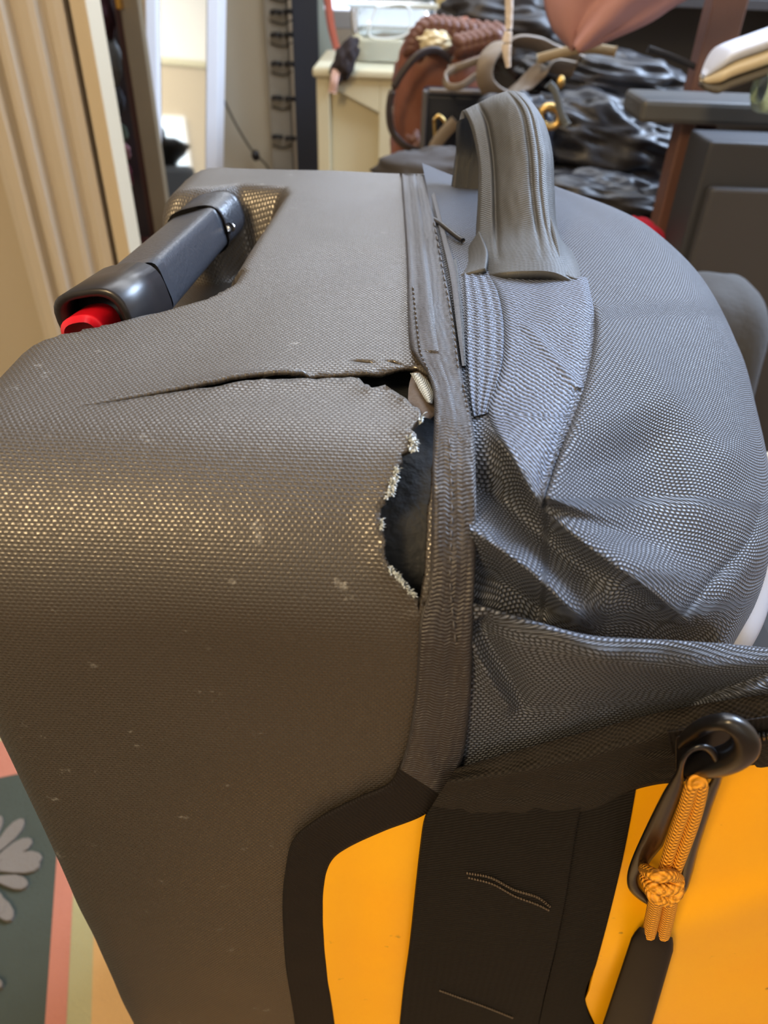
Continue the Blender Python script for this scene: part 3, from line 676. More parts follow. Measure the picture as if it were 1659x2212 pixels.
# turned wings at the foot of the grab handle
gridobj('handle_wing', world(patch([[(1180, 470, .323), (1190, 500, .322), (1198, 520, .322)], [(1192, 520, .312), (1214, 540, .322), (1238, 560, .330)], [(1202, 575, .304), (1232, 580, .312), (1262, 590, .320)], [(1205, 600, .298), (1240, 612, .300), (1274, 632, .304)]], 30, 16)), M['grab'], bag, th=0.002)
gridobj('handle_wing', world(patch([[(1034, 500, .328), (1020, 520, .330), (1004, 545, .334)], [(1050, 540, .312), (1015, 560, .316), (985, 580, .322)], [(1048, 580, .300), (1010, 590, .302), (974, 602, .304)]], 30, 16)), M['grab'], bag, th=0.002)
tube('seam_cord', [P(930, 470, .37), P(955, 486, .352), P(985, 510, .338), P(1000, 520, .333)], 0.0012, M['plastic_d'], bag, n=16)
# ---- trolley handle
hd = empty('trolley_handle', (0, 0, 0)); hd.parent = bag; hd.location = (0.0, 0.0, 0.0)
Ngr = P(296, 634, .300); Fgr = P(432, 500, .392); ax = (Fgr - Ngr)
def sweep_rect(name, p0, p1, w0, w1, h0, h1, m, parent, sq=4.5, n=14, roll=0.0, r_end=0.0):
    p = [p0 + (p1 - p0) * t for t in np.linspace(0, 1, n)]; V = []; t_ = (p1 - p0) / np.linalg.norm(p1 - p0)
    s = np.cross(t_, [0, 0, 1]); s /= np.linalg.norm(s); u = np.cross(s, t_); c_, s_ = math.cos(roll), math.sin(roll); s, u = s * c_ + u * s_, u * c_ - s * s_
    K = 24
    for i, q in enumerate(p):
        t = i / (n - 1); w = w0 + (w1 - w0) * t; h = h0 + (h1 - h0) * t
        if r_end and i in (0, n - 1): w -= r_end; h -= r_end
        for k in range(K):
            a = 2 * PI * (k + 0.5) / K; c, sn = math.cos(a), math.sin(a)
            V.append(q + s * math.copysign(abs(c) ** (2 / sq), c) * w + u * math.copysign(abs(sn) ** (2 / sq), sn) * h)
    return mesh(name, V, gridfaces(n, K, False, True) + [tuple(range(K)), tuple((n - 1) * K + k for k in range(K))[::-1]], m, parent)
sweep_rect('grip', Ngr, Fgr, .0130, .0135, .0105, .0105, M['plastic'], hd, sq=6, roll=0.3)
C1 = Fgr; C2 = P(476, 458, .410)
sweep_rect('collar', C1 - ax * 0.01, C2, .0150, .0150, .0122, .0122, M['plastic'], hd, sq=3.2, roll=0.25, n=6, r_end=0.001)
sweep_rect('collar_ring', C1 - ax * 0.03, C1 + ax * 0.005, .0155, .0155, .0128, .0128, M['plastic_d'], hd, sq=3.2, roll=0.25, n=4)
tube('rivet', [P(494, 490, .388), P(500, 492, .392)], 0.0022, plain('polished_steel', (210, 212, 216), 0.2, metal=1), hd)
H1 = P(206, 704, .275); H2 = P(292, 640, .300)
def housing():
    n = 10; K = 28; V = []; t_ = (H2 - H1) / np.linalg.norm(H2 - H1); s = np.cross(t_, [0, 0, 1]); s /= np.linalg.norm(s); u = np.cross(s, t_); c_, s_ = math.cos(0.25), math.sin(0.25); s, u = s * c_ + u * s_, u * c_ - s * s_
    rings = [(0.0, 1.0), (0.03, 1.06), (0.5, 1.06), (0.96, 1.06), (1.0, 0.9)]
    ins = [(0.0, 0.84), (0.35, 0.80)]
    seq = ins[::-1] + rings
    for t, k in seq:
        q = H1 + (H2 - H1) * t
        for e in range(K):
            a = 2 * PI * (e + 0.5) / K; c, sn = math.cos(a), math.sin(a); V.append(q + s * math.copysign(abs(c) ** 0.62, c) * .0150 * k + u * math.copysign(abs(sn) ** 0.62, sn) * .0128 * k)
    Fq = gridfaces(len(seq), K, False, True) + [tuple(range(K))]
    return mesh('housing', V, Fq, M['plastic_d'], hd)
housing()
sweep_rect('release_button', P(176, 726, .272), P(230, 686, .290), .0085, .0085, .0070, .0070, M['red'], hd, sq=2.6, roll=0.25, r_end=0.002)
# ---- zip slider, puller, cord and rubber tab
def onp(x, y, o): return on(x, y, o)
sl = tube('zip_slider', [onp(1466, 1612, .0120), onp(1490, 1588, .015), onp(1522, 1568, .020), onp(1566, 1560, .024), onp(1600, 1578, .025), onp(1610, 1608, .025), onp(1584, 1634, .023), onp(1536, 1650, .019), onp(1488, 1662, .0140)],
          [.0012, .0018, .0020, .0021, .0028, .0034, .0036, .0036, .0028], M['metal'], bag, n=60, seg=16, up=(0, -1, 0.3), sqr=2.6)
def slab(name, pts, o0, th, m, parent, bev=0.0008):
    n = len(pts); V = [onp(x, y, o0) for x, y in pts] + [onp(x, y, o0 + th) for x, y in pts]
    Fc = [(i, (i + 1) % n, n + (i + 1) % n, n + i) for i in range(n)] + [tuple(range(n))[::-1], tuple(range(n, 2 * n))]
    o = mesh(name, V, Fc, m, parent, False); bevel(o, bev, 3); return o
slab('slider_plate', [(1458, 1592), (1490, 1580), (1560, 1572), (1622, 1580), (1640, 1600), (1638, 1640), (1600, 1664), (1540, 1676), (1480, 1682), (1458, 1668)], .0105, .003, M['metal'], bag)
pout = [(1498, 1611), (1471, 1636), (1461, 1665), (1432, 1712), (1399, 1778), (1365, 1854), (1354, 1897), (1362, 1927), (1399, 1955), (1432, 1960), (1478, 1932), (1495, 1890), (1511, 1828), (1538, 1745), (1562, 1672), (1552, 1628), (1530, 1608)]
pin = [(1500, 1624), (1484, 1640), (1476, 1668), (1477, 1700), (1456, 1760), (1420, 1856), (1389, 1876), (1378, 1900), (1389, 1924), (1412, 1937), (1448, 1930), (1468, 1906), (1468, 1880), (1482, 1828), (1502, 1768), (1528, 1694), (1544, 1672), (1538, 1640), (1522, 1622)]
def closedcr(p, n):
    p = np.array(p, float); k = len(p); L = np.linalg.norm(np.roll(p, -1, 0) - p, axis=1); c = np.concatenate([[0], np.cumsum(L)]); c /= c[-1]; out = []
    for t in np.linspace(0, 1, n, endpoint=False):
        i = int(np.searchsorted(c, t, 'right') - 1); u = (t - c[i]) / (c[i + 1] - c[i]); a, b, d, e = p[i - 1], p[i], p[(i + 1) % k], p[(i + 2) % k]
        out.append(0.5 * ((2 * b) + (-a + d) * u + (2 * a - 5 * b + 4 * d - e) * u * u + (-a + 3 * b - 3 * d + e) * u ** 3))
    return np.array(out)
def poff(y): return 0.0215 - 0.0125 * min(1, max(0, (y - 1640) / 260))
def puller():
    n = 96; A = closedcr(pout, n); B = []
    Bc = closedcr(pin, 400); ctr = None
    # match inner points to outer by normalised position along the loop
    B = closedcr(pin, n); V = []; 
    prof_ = [(0.0, 0.0), (0.10, .0016), (0.3, .0022), (0.7, .0022), (0.90, .0016), (1.0, 0.0), (0.85, -.0012), (0.15, -.0012)]
    for i in range(n):
        nb_ = Bc[np.argmin(np.hypot(*(Bc - A[i]).T))] * 0.6 + B[i] * 0.4
        for t, h in prof_:
            q = A[i] * (1 - t) + nb_ * t; V.append(onp(q[0], q[1], poff(q[1]) + h))
    return mesh('zip_puller', V, gridfaces(n, len(prof_), True, True), M['metal'], bag)
puller()
cdm = M['cord']
def ctube(pts, r=0.00195, n=60, name='pull_cord'): return tube(name, [onp(x, y, o) for x, y, o in pts], r, cdm, bag, seg=12, n=n, up=(0, -1, 0.2))
ctube([(1430, 1896, .0145), (1450, 1830, .0150), (1474, 1760, .0175), (1492, 1705, .0200), (1500, 1690, .0205), (1512, 1688, .0205), (1514, 1704, .0200), (1500, 1765, .0178), (1476, 1835, .0155), (1452, 1898, .0145)], n=90)
ctube([(1398, 1885, .0120), (1396, 1900, .0150), (1412, 1916, .0190), (1440, 1922, .0200), (1462, 1912, .0185), (1464, 1898, .0160), (1448, 1890, .0190), (1420, 1892, .0205), (1398, 1882, .0165), (1392, 1876, .012)], n=70, name='cord_knot', r=.0021)
ctube([(1402, 1912, .0150), (1412, 1936, .0185), (1440, 1944, .0190), (1462, 1930, .0180), (1464, 1912, .015)], n=40, name='cord_knot', r=.0021)
ctube([(1420, 1930, .0145), (1412, 1970, .0125), (1402, 2016, .0105)], n=20, r=.0026)
ctube([(1450, 1930, .0145), (1443, 1972, .0125), (1432, 2018, .0105)], n=20, r=.0026)
def tab():
    top = (np.array([1372., 1999]), np.array([1462., 2028])); bot = (np.array([1262., 2330]), np.array([1366., 2360])); n = 26; V = []; K = 20
    for i in range(n):
        t = i / (n - 1); a = top[0] * (1 - t) + bot[0] * t; b = top[1] * (1 - t) + bot[1] * t
        k = 1 if i > 1 else (0.93 if i else 0.80)
        for e in range(K):
            an = 2 * PI * (e + .5) / K; c = math.copysign(abs(math.cos(an)) ** .45, math.cos(an)); s = math.copysign(abs(math.sin(an)) ** .45, math.sin(an))
            q = (a + b) / 2 + (b - a) / 2 * c * k; V.append(onp(q[0], q[1], .0088 + .0042 * s * k))
    return mesh('rubber_tab', V, gridfaces(n, K, False, True) + [tuple(range(K)), tuple((n - 1) * K + k for k in range(K))[::-1]], M['rubber'], bag)
tab()
# ---- rest of the bag, out of view but part of it: back face, wheels
box('back_body', (XE - RX + 0.003, 0.150, 0.05), (0.03, 0.475, 0.735), M['shell'], bag, bev=0.015)
box('front_body', (0.0, 0.146, 0.05), (0.19, 0.46, 0.68), M['web2'], bag, bev=0.03)
for y in (0.19, 0.43):
    c = np.array([-0.08, y, 0.062]); tube('wheel', [c - np.array([0, .012, 0]), c + np.array([0, .012, 0])], 0.05, M['rubber'], bag, seg=28, up=(0, 0, 1))
# ------------------------------------------------------------------ background
# rug ---------------------------------------------------------------
def rug():
    r0 = empty('rug', (-0.4, 0.9, 0.0), 'dark green rug with pale flowers and pink and yellow border stripes, beside the bag', 'rug')
    cols = {'g': (64, 69, 62), 'p': (165, 108, 90), 'y': (148, 141, 104), 'o': (176, 140, 92), 'f': (108, 102, 96)}
    Mx = {k: plain('rug_' + k, v, 0.95, bump=0.6, bscale=260, var=0.08, vscale=30, spec=0.1) for k, v in cols.items()}
    z0 = 0.003; a1 = PZ(125, 1890, 0); a2 = PZ(103, 2212, 0); b1 = PZ(160, 1975, 0); b2 = PZ(143, 2212, 0); c1 = PZ(205, 2080, 0); c2 = PZ(196, 2212, 0)
    def line(p, q, t): return p + (q - p) * t
    T = (-8, 9)
    def quad(name, A, B, C, D, m, z): return mesh(name, [(*A[:2], z0), (*B[:2], z0), (*C[:2], z0), (*D[:2], z0), (*A[:2], z), (*B[:2], z), (*C[:2], z), (*D[:2], z)], [(3, 2, 1, 0), (4, 5, 6, 7), (0, 1, 5, 4), (1, 2, 6, 5), (2, 3, 7, 6), (3, 0, 4, 7)], m, r0, False)
    d = a2 - a1; d = d / np.linalg.norm(d); n = np.array([-d[1], d[0], 0]);
    if n[0] < 0: n = -n
    o = a1; wp = abs(np.dot(b1 - a1, n)); wy = abs(np.dot(c1 - a1, n))
    def band(name, u0, u1, m, z, v0=-0.8, v1=0.75): quad(name, o + n * u0 + d * v0, o + n * u1 + d * v0, o + n * u1 + d * v1, o + n * u0 + d * v1, m, z)
    top = PZ(0, 1690, 0); vt = np.dot(top - o, d)
    band('field', -1.2, 0.0, Mx['g'], 0.010, vt + 0.0)
    band('far_border', -1.2, 0.0, Mx['p'], 0.0102, vt - 0.06, vt)
    band('far_ground', -1.2, 0.0, Mx['y'], 0.0098, -0.8, vt - 0.06)
    band('border_stripe', 0.0, wp, Mx['p'], 0.0105); band('outer_ground', wp, wy, Mx['y'], 0.010); band('outer_edge', wy, wy + 0.5, Mx['o'], 0.0102)
    def petal(cx, cy, tx, ty, w, zt=[0.0125]):
        zt[0] += 0.0005; w = w * 1.25
        c = np.array([cx, cy], float); t = np.array([tx, ty], float); e = t - c; pr_ = np.array([-e[1], e[0]]) / np.linalg.norm(e); pts = []
        for u, k in ((0, .25), (.3, .7), (.6, 1), (.82, .9), (.95, .5), (1, 0), (.95, -.5), (.82, -.9), (.6, -1), (.3, -.7), (0, -.25)):
            q = c + e * u + pr_ * w * k; pts.append(PZ(q[0], q[1], 0.012))
        A_ = sum(pts[i][0] * pts[(i + 1) % len(pts)][1] - pts[(i + 1) % len(pts)][0] * pts[i][1] for i in range(len(pts)))
        if A_ < 0: pts = pts[::-1]
        k = len(pts); V = [(p[0], p[1], 0.009) for p in pts] + [(p[0], p[1], zt[0]) for p in pts]
        mesh('petal', V, [tuple(range(k, 2 * k))] + [(i, (i + 1) % k, k + (i + 1) % k, k + i) for i in range(k)], Mx['f'], r0, False)
    for a in ((-14, 1815, 2, 1762, 7), (-20, 1850, 52, 1770, 11), (-10, 1860, 70, 1815, 11), (-10, 1872, 92, 1852, 14), (0, 1880, 88, 1868, 12), (-10, 1900, 62, 1912, 12), (-20, 1925, 26, 1990, 14), (-40, 1905, 8, 1975, 16), (-30, 2110, 6, 2135, 9)): petal(*a)
rug()
# fluted door casing on the left ----------------------------------------
YC = 1.25
door = empty('door_1', (wx(60, YC), YC, 0.0)); door['kind'] = 'structure'
def cas(name, x0, x1, y0, y1, m, z1=2.3): vprism(name, [(wx(x0, YC), YC - y0), (wx(x1, YC), YC - y1), (wx(x1, YC), YC + 0.05), (wx(x0, YC), YC + 0.05)], 0.0, z1, m, door, bev=0.0015)
def molding(name, prof_, m):
    pts = [(wx(x, YC), YC - y) for x, y in prof_]; pts += [(pts[-1][0], YC + 0.05), (pts[0][0], YC + 0.05)]
    vprism(name, pts, 0.0, 2.3, m, door)
molding('casing', [(-34, .0), (-30, .020), (-10, .028), (14, .030), (20, .026), (24, .018), (29, .012), (33, .018), (38, .024), (50, .027), (62, .026), (68, .018), (73, .010), (78, .012), (90, .016), (112, .020), (124, .018), (130, .008), (136, .004), (144, .010), (160, .012), (178, .010)], M['cream'])
cas('gap_shade_strip', 178, 191, -0.012, -0.012, plain('black_gap', (26, 22, 18), 0.9))  # black strip stands in for the shade inside the gap
cas('jamb', 191, 226, .010, .012, plain('cream_door_paint', (192, 178, 152), 0.4))
vprism('casing_return', [(wx(-400, YC), YC + .02), (wx(-34, YC), YC + .02), (wx(-34, YC), YC + .05), (wx(-400, YC), YC + .05)], 0, 2.3, plain('greige_wall_paint', (172, 160, 140), 0.8), door)
# open wardrobe beyond it ---------------------------------------------
YW = 1.75
wr = empty('wardrobe', (wx(290, YW), YW + 0.1, 0), 'dark maroon open wardrobe standing between the cream door jamb and the mirror', 'wardrobe')
maroon = plain('dark_maroon_wood', (62, 28, 24), 0.4, var=0.3, vscale=12); olive = plain('olive_brown_wood', (112, 98, 76), 0.6, var=0.2)
box('back_panel', (wx(190, YW), YW + 0.10, 0), (wx(262, YW), YW + 0.12, 1.9), plain('black_brown_wood', (40, 26, 24), 0.6), wr)
box('side_panel', (wx(268, YW), YW + 0.02, 0), (wx(292, YW), YW + 0.06, 1.9), maroon, wr, bev=.003)
box('door_panel', (wx(290, YW), YW - 0.01, 0.1), (wx(330, YW), YW + 0.015, 1.9), olive, wr, bev=.003)
box('bottom_panel', (wx(190, YW), YW - 0.02, 0.28), (wx(330, YW), YW + 0.08, 0.32), maroon, wr, bev=.003)
box('handle', (wx(291, YW), YW - 0.035, wz(40, YW)), (wx(300, YW), YW - 0.010, wz(-40, YW)), plain('brass', (200, 150, 70), 0.3, metal=1), wr, bev=.003)
for k, (px, py, rx, rz, c, lb) in enumerate(((234, 130, .022, .05, (110, 112, 112), 'crumpled grey garment in the wardrobe, upper one'), (242, 215, .022, .030, (60, 62, 70), 'dark slate garment below the upper grey one in the wardrobe'),
        (250, 290, .02, .025, (96, 112, 100), 'small greenish grey cloth in the middle of the wardrobe'), (256, 330, .022, .02, (170, 120, 128), 'dusty pink cloth under the greenish cloth in the wardrobe'), (262, 380, .022, .03, (110, 40, 60), 'crimson cloth lowest in the wardrobe'), (222, 20, .022, .05, (60, 30, 40), 'dark plum garment at the top of the wardrobe'))):
    p = PY(px, py, YW + 0.05); tag(blob('garment', p, (rx, .035, rz), plain('cloth_%d' % k, c, 0.85), None, 0.25, 2.5, k, 28, 18, fold=.12), lb, 'clothing', 'garments inside the dark wardrobe')
# mirror -----------------------------------------------------------------
YM = 2.05
mi = empty('mirror', (wx(395, YM), YM, 0), 'tall leaning mirror in a thin white frame, between wardrobe and grey pillar', 'mirror')
def lean(name, x0, x1, z0, z1, y0, y1, m, tilt=math.radians(13.0), zp=0.45, yaw=math.radians(20)):
    c, s = math.cos(tilt), math.sin(tilt); V = []
    for z in (z0, z1):
        for x, y in ((x0, y0), (x1, y0), (x1, y1), (x0, y1)): xx = (x - mxc) * math.cos(yaw) * 1.05; V.append((mxc + xx + y * math.sin(yaw) * c + (z - zp) * s * math.sin(yaw), YM + (x - mxc) * math.sin(yaw) + y * c * math.cos(yaw) + (z - zp) * s * math.cos(yaw), zp + (z - zp) * c - y * s))
    return bevel(mesh(name, V, [(0, 3, 2, 1), (4, 5, 6, 7), (0, 1, 5, 4), (1, 2, 6, 5), (2, 3, 7, 6), (3, 0, 4, 7)], m, mi, False), .002)
mxc = wx(395, YM)
whitef = plain('white_frame_paint', (206, 206, 210), 0.4); mx0, mx1 = wx(334, YM, 200), wx(434, YM, 200)
lean('glass', mx0, mx1, 0.08, 1.5, 0.0, 0.004, plain('mirror_glass', (245, 245, 238), 0.03, metal=1))
lean('frame_side', mx0 - .022, mx0, 0.04, 1.52, -.015, .02, whitef); lean('frame_side', mx1, mx1 + .026, 0.04, 1.52, -.015, .02, whitef)
lean('frame_rail', mx0 - .022, mx1 + .026, 0.0, 0.06, -.015, .02, whitef); lean('frame_rail', mx0 - .022, mx1 + .026, 1.5, 1.54, -.015, .02, whitef)
# pillar, cable, peg strip, dark post -------------------------------------
YP = 2.55
tag(box('trim_1', (wx(440, YP), YP, 0), (wx(583, YP), YP + .3, 2.45), plain('grey_beige_paint', (188, 180, 160), 0.8)), kind='structure')
tag(tube('cable', [PY(462, 150, YP - .04), PY(478, 200, YP - .03), PY(500, 250, YP - .03), PY(528, 300, YP - .03), PY(550, 332, YP - .03), PY(575, 356, YP - .03), PY(600, 400, YP - .03)], .0035, plain('grey_cable', (84, 78, 66), 0.5), n=40), 'thin grey cable with a black bead hanging diagonally across the pillar', 'cable')
tag(blob('cable_bead', PY(552, 336, YP - .045), (.013, .012, .016), M['plastic_d'], None, .05), 'small black bead on the hanging grey cable', 'bead')
rack = empty('hanging_organiser', (wx(606, YP), YP - .02, 0), 'grey fabric hanging organiser with rows of paired black ties beside the pillar', 'organiser')
box('panel', (wx(583, YP), YP - .03, 0.1), (wx(630, YP), YP, 2.0), plain('grey_felt', (156, 150, 138), 0.9, var=.15, vscale=20), rack, bev=.004)
for i, y in enumerate((-22, 27, 76, 138, 212, 296, 372)):
    for x, dy in ((584, 0), (612, -2 + i)):
        p0 = PY(x + i, y + dy, YP - .04); tube('tie', [p0, p0 + np.array([.016, -.006, .003]), p0 + np.array([.030, 0, 0])], .0065, M['plastic_d'], rack, seg=8, n=8)
    p0 = PY(583 + i, y + 18, YP - .034); tube('seam', [p0, p0 + np.array([.035, 0, -.006]), p0 + np.array([.062, 0, .004])], .0022, plain('dark_seam_cloth', (70, 66, 60), .9), rack, seg=6, n=8)  # seams in a darker tone than the felt panel
tag(vprism('dark_post', [(wx(636, YP - .1), YP - .1), (wx(690, YP - .1), YP - .1), (wx(690, YP - .1), YP + .1), (wx(636, YP - .1), YP + .1)], 0, 1.9, plain('navy_black_paint', (40, 44, 54), .55), bev=.004), 'dark navy upright post left of the cream cabinet', 'post')
# window behind the cabinet ------------------------------------------------
YV = 2.9
wi = empty('window_1', (wx(820, YV), YV, 0.95)); wi['kind'] = 'structure'
sky = plain('daylight_outside', (235, 240, 255), 1.0, emit=(225, 235, 255), estr=1.6)
box('daylight', (wx(700, YV), YV + .06, .72), (wx(940, YV), YV + .07, 1.9), sky, wi)
box('pane', (wx(700, YV), YV + .03, .72), (wx(940, YV), YV + .034, 1.9), plain('window_glass', (255, 255, 255), .02, trans=1), wi)
box('frame', (wx(688, YV), YV, .68), (wx(945, YV), YV + .05, .73), whitef, wi, bev=.003)
box('glazing_bar', (wx(760, YV), YV, .72), (wx(768, YV), YV + .03, 1.9), plain('dark_bar', (60, 64, 72), .5), wi, bev=.002)
box('glazing_bar', (wx(760, YV), YV, wz(6, YV)), (wx(940, YV), YV + .03, wz(-12, YV)), plain('green_foliage_bar', (40, 70, 60), .6), wi, bev=.002)
YB2 = 2.62
tag(vprism('cream_post', [(wx(942, YB2, 20), YB2), (wx(1006, YB2, 20), YB2), (wx(1006, YB2, 20), YB2 + .1), (wx(942, YB2, 20), YB2 + .1)], 0, 1.8, plain('cream_yellow_paint', (226, 212, 160), .5), bev=.006), 'pale cream post rising behind the woven bag, right of the window', 'post')
tag(ribbon('curtain', [PY(702, -60, 2.5), PY(708, 0, 2.5), PY(716, 60, 2.5), PY(730, 122, 2.5)], .022, .006, plain('coral_curtain', (224, 130, 112), .8)), 'coral pink curtain edge hanging in front of the window', 'curtain')
tag(ribbon('sheer_curtain', [PY(672, -60, 2.46), PY(678, 0, 2.46), PY(690, 70, 2.46), PY(706, 128, 2.46)], .05, .006, plain('sheer_grey', (150, 162, 158), .5, bump=.6, bscale=40)), 'greenish grey sheer hanging left of the coral curtain', 'curtain')
# cream cabinet --------------------------------------------------------------
YK = 1.95
cb = empty('cabinet', (wx(770, YK), YK + .15, 0), 'cream painted cabinet with a recessed panel, under the clear plastic tub', 'cabinet')
creamk = plain('cream_cabinet_paint', (188, 182, 154), .5)
kx0, kx1, kz = wx(684, YK, 200), wx(862, YK, 200), wz(150, YK)
box('carcass', (kx0, YK + .02, 0), (kx1, YK + .35, kz - .02), creamk, cb, bev=.004)
box('top', (kx0 - .008, YK - .01, kz - .02), (kx1 + .006, YK + .36, kz), creamk, cb, bev=.006)
box('stile', (kx0, YK, 0), (kx0 + .03, YK + .02, kz - .02), creamk, cb, bev=.002); box('stile', (kx1 - .045, YK, 0), (kx1, YK + .02, kz - .02), creamk, cb, bev=.002)
rz = wz(212, YK); mesh('rail', [(kx0 + .03, YK, rz + .02), (kx1 - .045, YK, rz - .03), (kx1 - .045, YK, kz - .02), (kx0 + .03, YK, kz - .02), (kx0 + .03, YK + .02, rz + .02), (kx1 - .045, YK + .02, rz - .03), (kx1 - .045, YK + .02, kz - .02), (kx0 + .03, YK + .02, kz - .02)], [(0, 1, 2, 3), (7, 6, 5, 4), (0, 4, 5, 1), (1, 5, 6, 2), (2, 6, 7, 3), (3, 7, 4, 0)], creamk, cb, False)
# plastic tub on it
tb = empty('plastic_tub', (wx(840, YK + .15), YK + .15, kz), 'clear cloudy plastic tub with a raised rectangular outline on the cream cabinet', 'tub')
clear = plain('cloudy_clear_plastic', (206, 214, 214), .12, trans=.85, spec=.6)
tx0, tx1, tz = wx(752, YK + .1, 80), wx(938, YK + .1, 80), wz(10, YK + .1)
def tubbox():
    V = []; c = ((tx0 + tx1) / 2, YK + .2); rings = [(1.0, tz), (.9, kz + .004), (.86, kz + .008), (.96, tz)]
    hx, hy = (tx1 - tx0) / 2, .11; K = 28
    for k, z in rings:
        for e in range(K):
            a = 2 * PI * (e + .5) / K; V.append((c[0] + math.copysign(abs(math.cos(a)) ** .35, math.cos(a)) * hx * k, c[1] + math.copysign(abs(math.sin(a)) ** .35, math.sin(a)) * hy * k, z))
    mesh('body', V, gridfaces(4, K, False, True) + [tuple(range(K, 2 * K)), tuple(range(2 * K, 3 * K))[::-1]] + [(e, 3 * K + e, 3 * K + (e + 1) % K, (e + 1) % K) for e in range(K)], clear, tb)
tubbox()
tube('rim', [(tx0 - .004, YK + .085, tz), (tx1 + .004, YK + .085, tz)], .006, plain('milky_plastic', (214, 224, 226), .3), tb)
pp = [PY(a, b, YK + .075) for a, b in ((812, 16), (880, 14), (878, 74), (800, 78))]; tube('raised_outline', pp + [pp[0]], .0022, plain('milky_outline', (214, 220, 220), .3), tb, n=50)
tag(blob('rolled_cloth', PY(852, 95, YK + .2), (.075, .045, .035), plain('grey_brown_cloth', (116, 108, 98), .85), None, .2, 3, 4), 'grey brown rolled cloth inside the clear tub', 'cloth')
tag(blob('tub_ornament', PY(830, 92, YK + .13), (.018, .012, .018), plain('dusty_brown', (120, 84, 76), .6), None, .1), 'small dusty brown round ornament seen inside the tub', 'ornament')
tag(blob('black_sock', PY(745, 132, YK - .02), (.022, .025, .045), plain('black_cloth', (40, 32, 34), .9), None, .3, 3, 8, fold=.15, rot=(0, .5, 0)), 'crumpled black cloth on the left corner of the cream cabinet', 'cloth')
tag(ribbon('pink_ribbon', [PY(726, 150, YK - .04), PY(722, 175, YK - .045), PY(718, 200, YK - .04)], .018, .002, plain('dusty_pink', (200, 168, 158), .8)), 'dusty pink ribbon hanging over the cabinet edge below the black cloth', 'ribbon')
# brown woven handbag ---------------------------------------------------------
YG = 1.5
tan = plain('tan_leather', (112, 66, 48), .45, var=.25, vscale=14, bump=.3, bscale=60); tan2 = plain('woven_tan_leather', (92, 58, 46), .5, var=.25, vscale=25)
hb = empty('woven_handbag', (wx(930, YG), YG, wz(355, YG)), 'tan leather handbag with a braided top and a black strap, beside the cream cabinet', 'handbag')
blob('body', PY(950, 240, YG + .06), (.085, .06, .14), tan, hb, .12, 2.2, 2, 48, 36, fold=.05, sq=3.0)
blob('lower_body', PY(905, 350, YG + .06), (.055, .05, .08), tan, hb, .12, 2.2, 5, 40, 28, fold=.06, sq=2.6)
def braid(path, r, n, name='braid'):
    c = cru(path, n)
    for i in range(n - 1):
        p = c[i]; t = c[i + 1] - c[i]; t /= np.linalg.norm(t); s = np.cross(t, [0, -1, 0]); s /= np.linalg.norm(s)
        for sg in (-1, 1):
            a = p + s * sg * r * .9; b = p + t * r * 1.5 - s * sg * r * .3 + np.array([0, -r * .6, 0]); tube(name, [a, (a + b) / 2 + np.array([0, -r * .5, 0]), b], [r * .5, r * .75, r * .5], tan2, hb, seg=8, n=7)
braid([PY(890, 120, YG), PY(900, 85, YG), PY(930, 58, YG), PY(975, 62, YG), PY(1030, 70, YG), PY(1085, 72, YG)], .014, 15)
braid([PY(985, 102, YG - .03), PY(1025, 92, YG - .03), PY(1070, 80, YG - .03)], .015, 7)
braid([PY(890, 290, YG - .02), PY(900, 310, YG - .03), PY(915, 325, YG - .03)], .010, 4)
ribbon('strap', [PY(975, 130, YG - .03), PY(940, 108, YG - .04), PY(900, 122, YG - .05), PY(862, 168, YG - .05), PY(842, 220, YG - .05), PY(846, 280, YG - .05), PY(880, 318, YG - .05), PY(930, 330, YG - .04)], .012, .006, plain('black_strap_leather', (44, 36, 36), .4), hb, side=(.4, 0, .9))
blob('pale_lining', PY(940, 86, YG - .01), (.03, .02, .018), plain('pale_fur', (214, 204, 172), .8), hb, .3, 4, 3)
# taupe strap loops
taupe = plain('taupe_leather', (108, 96, 82), .5, var=.15, vscale=30)
YT = 1.35
tag(ribbon('strap_loop', [PY(x, y, YT + o) for x, y, o in ((968, 150, 0), (1005, 140, 0), (1060, 122, .01), (1110, 110, .02), (1040, 128, .02), (985, 148, 0), (962, 165, -.01), (968, 186, -.02), (995, 186, -.02), (1020, 170, -.01), (1045, 150, 0))], .010, .004, taupe, n=90, side=(.2, 0, 1)), 'thin taupe strap loop lying over the tan handbag', 'strap')
tag(ribbon('strap_loop', [PY(x, y, YT + o) for x, y, o in ((1240, 150, .04), (1180, 145, .03), (1130, 185, .02), (1085, 205, 0), (1050, 180, -.02), (1052, 130, -.02), (1090, 92, 0), (1150, 92, .02), (1190, 110, .04), (1240, 130, .06), (1290, 150, .08))], .026, .005, taupe, n=90, side=(0.9, 0, .25)), 'broad taupe leather strap curled in a loop above the grey grab handle', 'strap')
tag(ribbon('strap_end', [PY(x, y, YT) for x, y in ((1160, 128), (1190, 120), (1240, 108), (1280, 105), (1330, 112))], .014, .004, plain('khaki_leather', (138, 122, 92), .5), n=40, side=(.1, 0, 1)), 'khaki strap end running right from the curled taupe loop', 'strap')
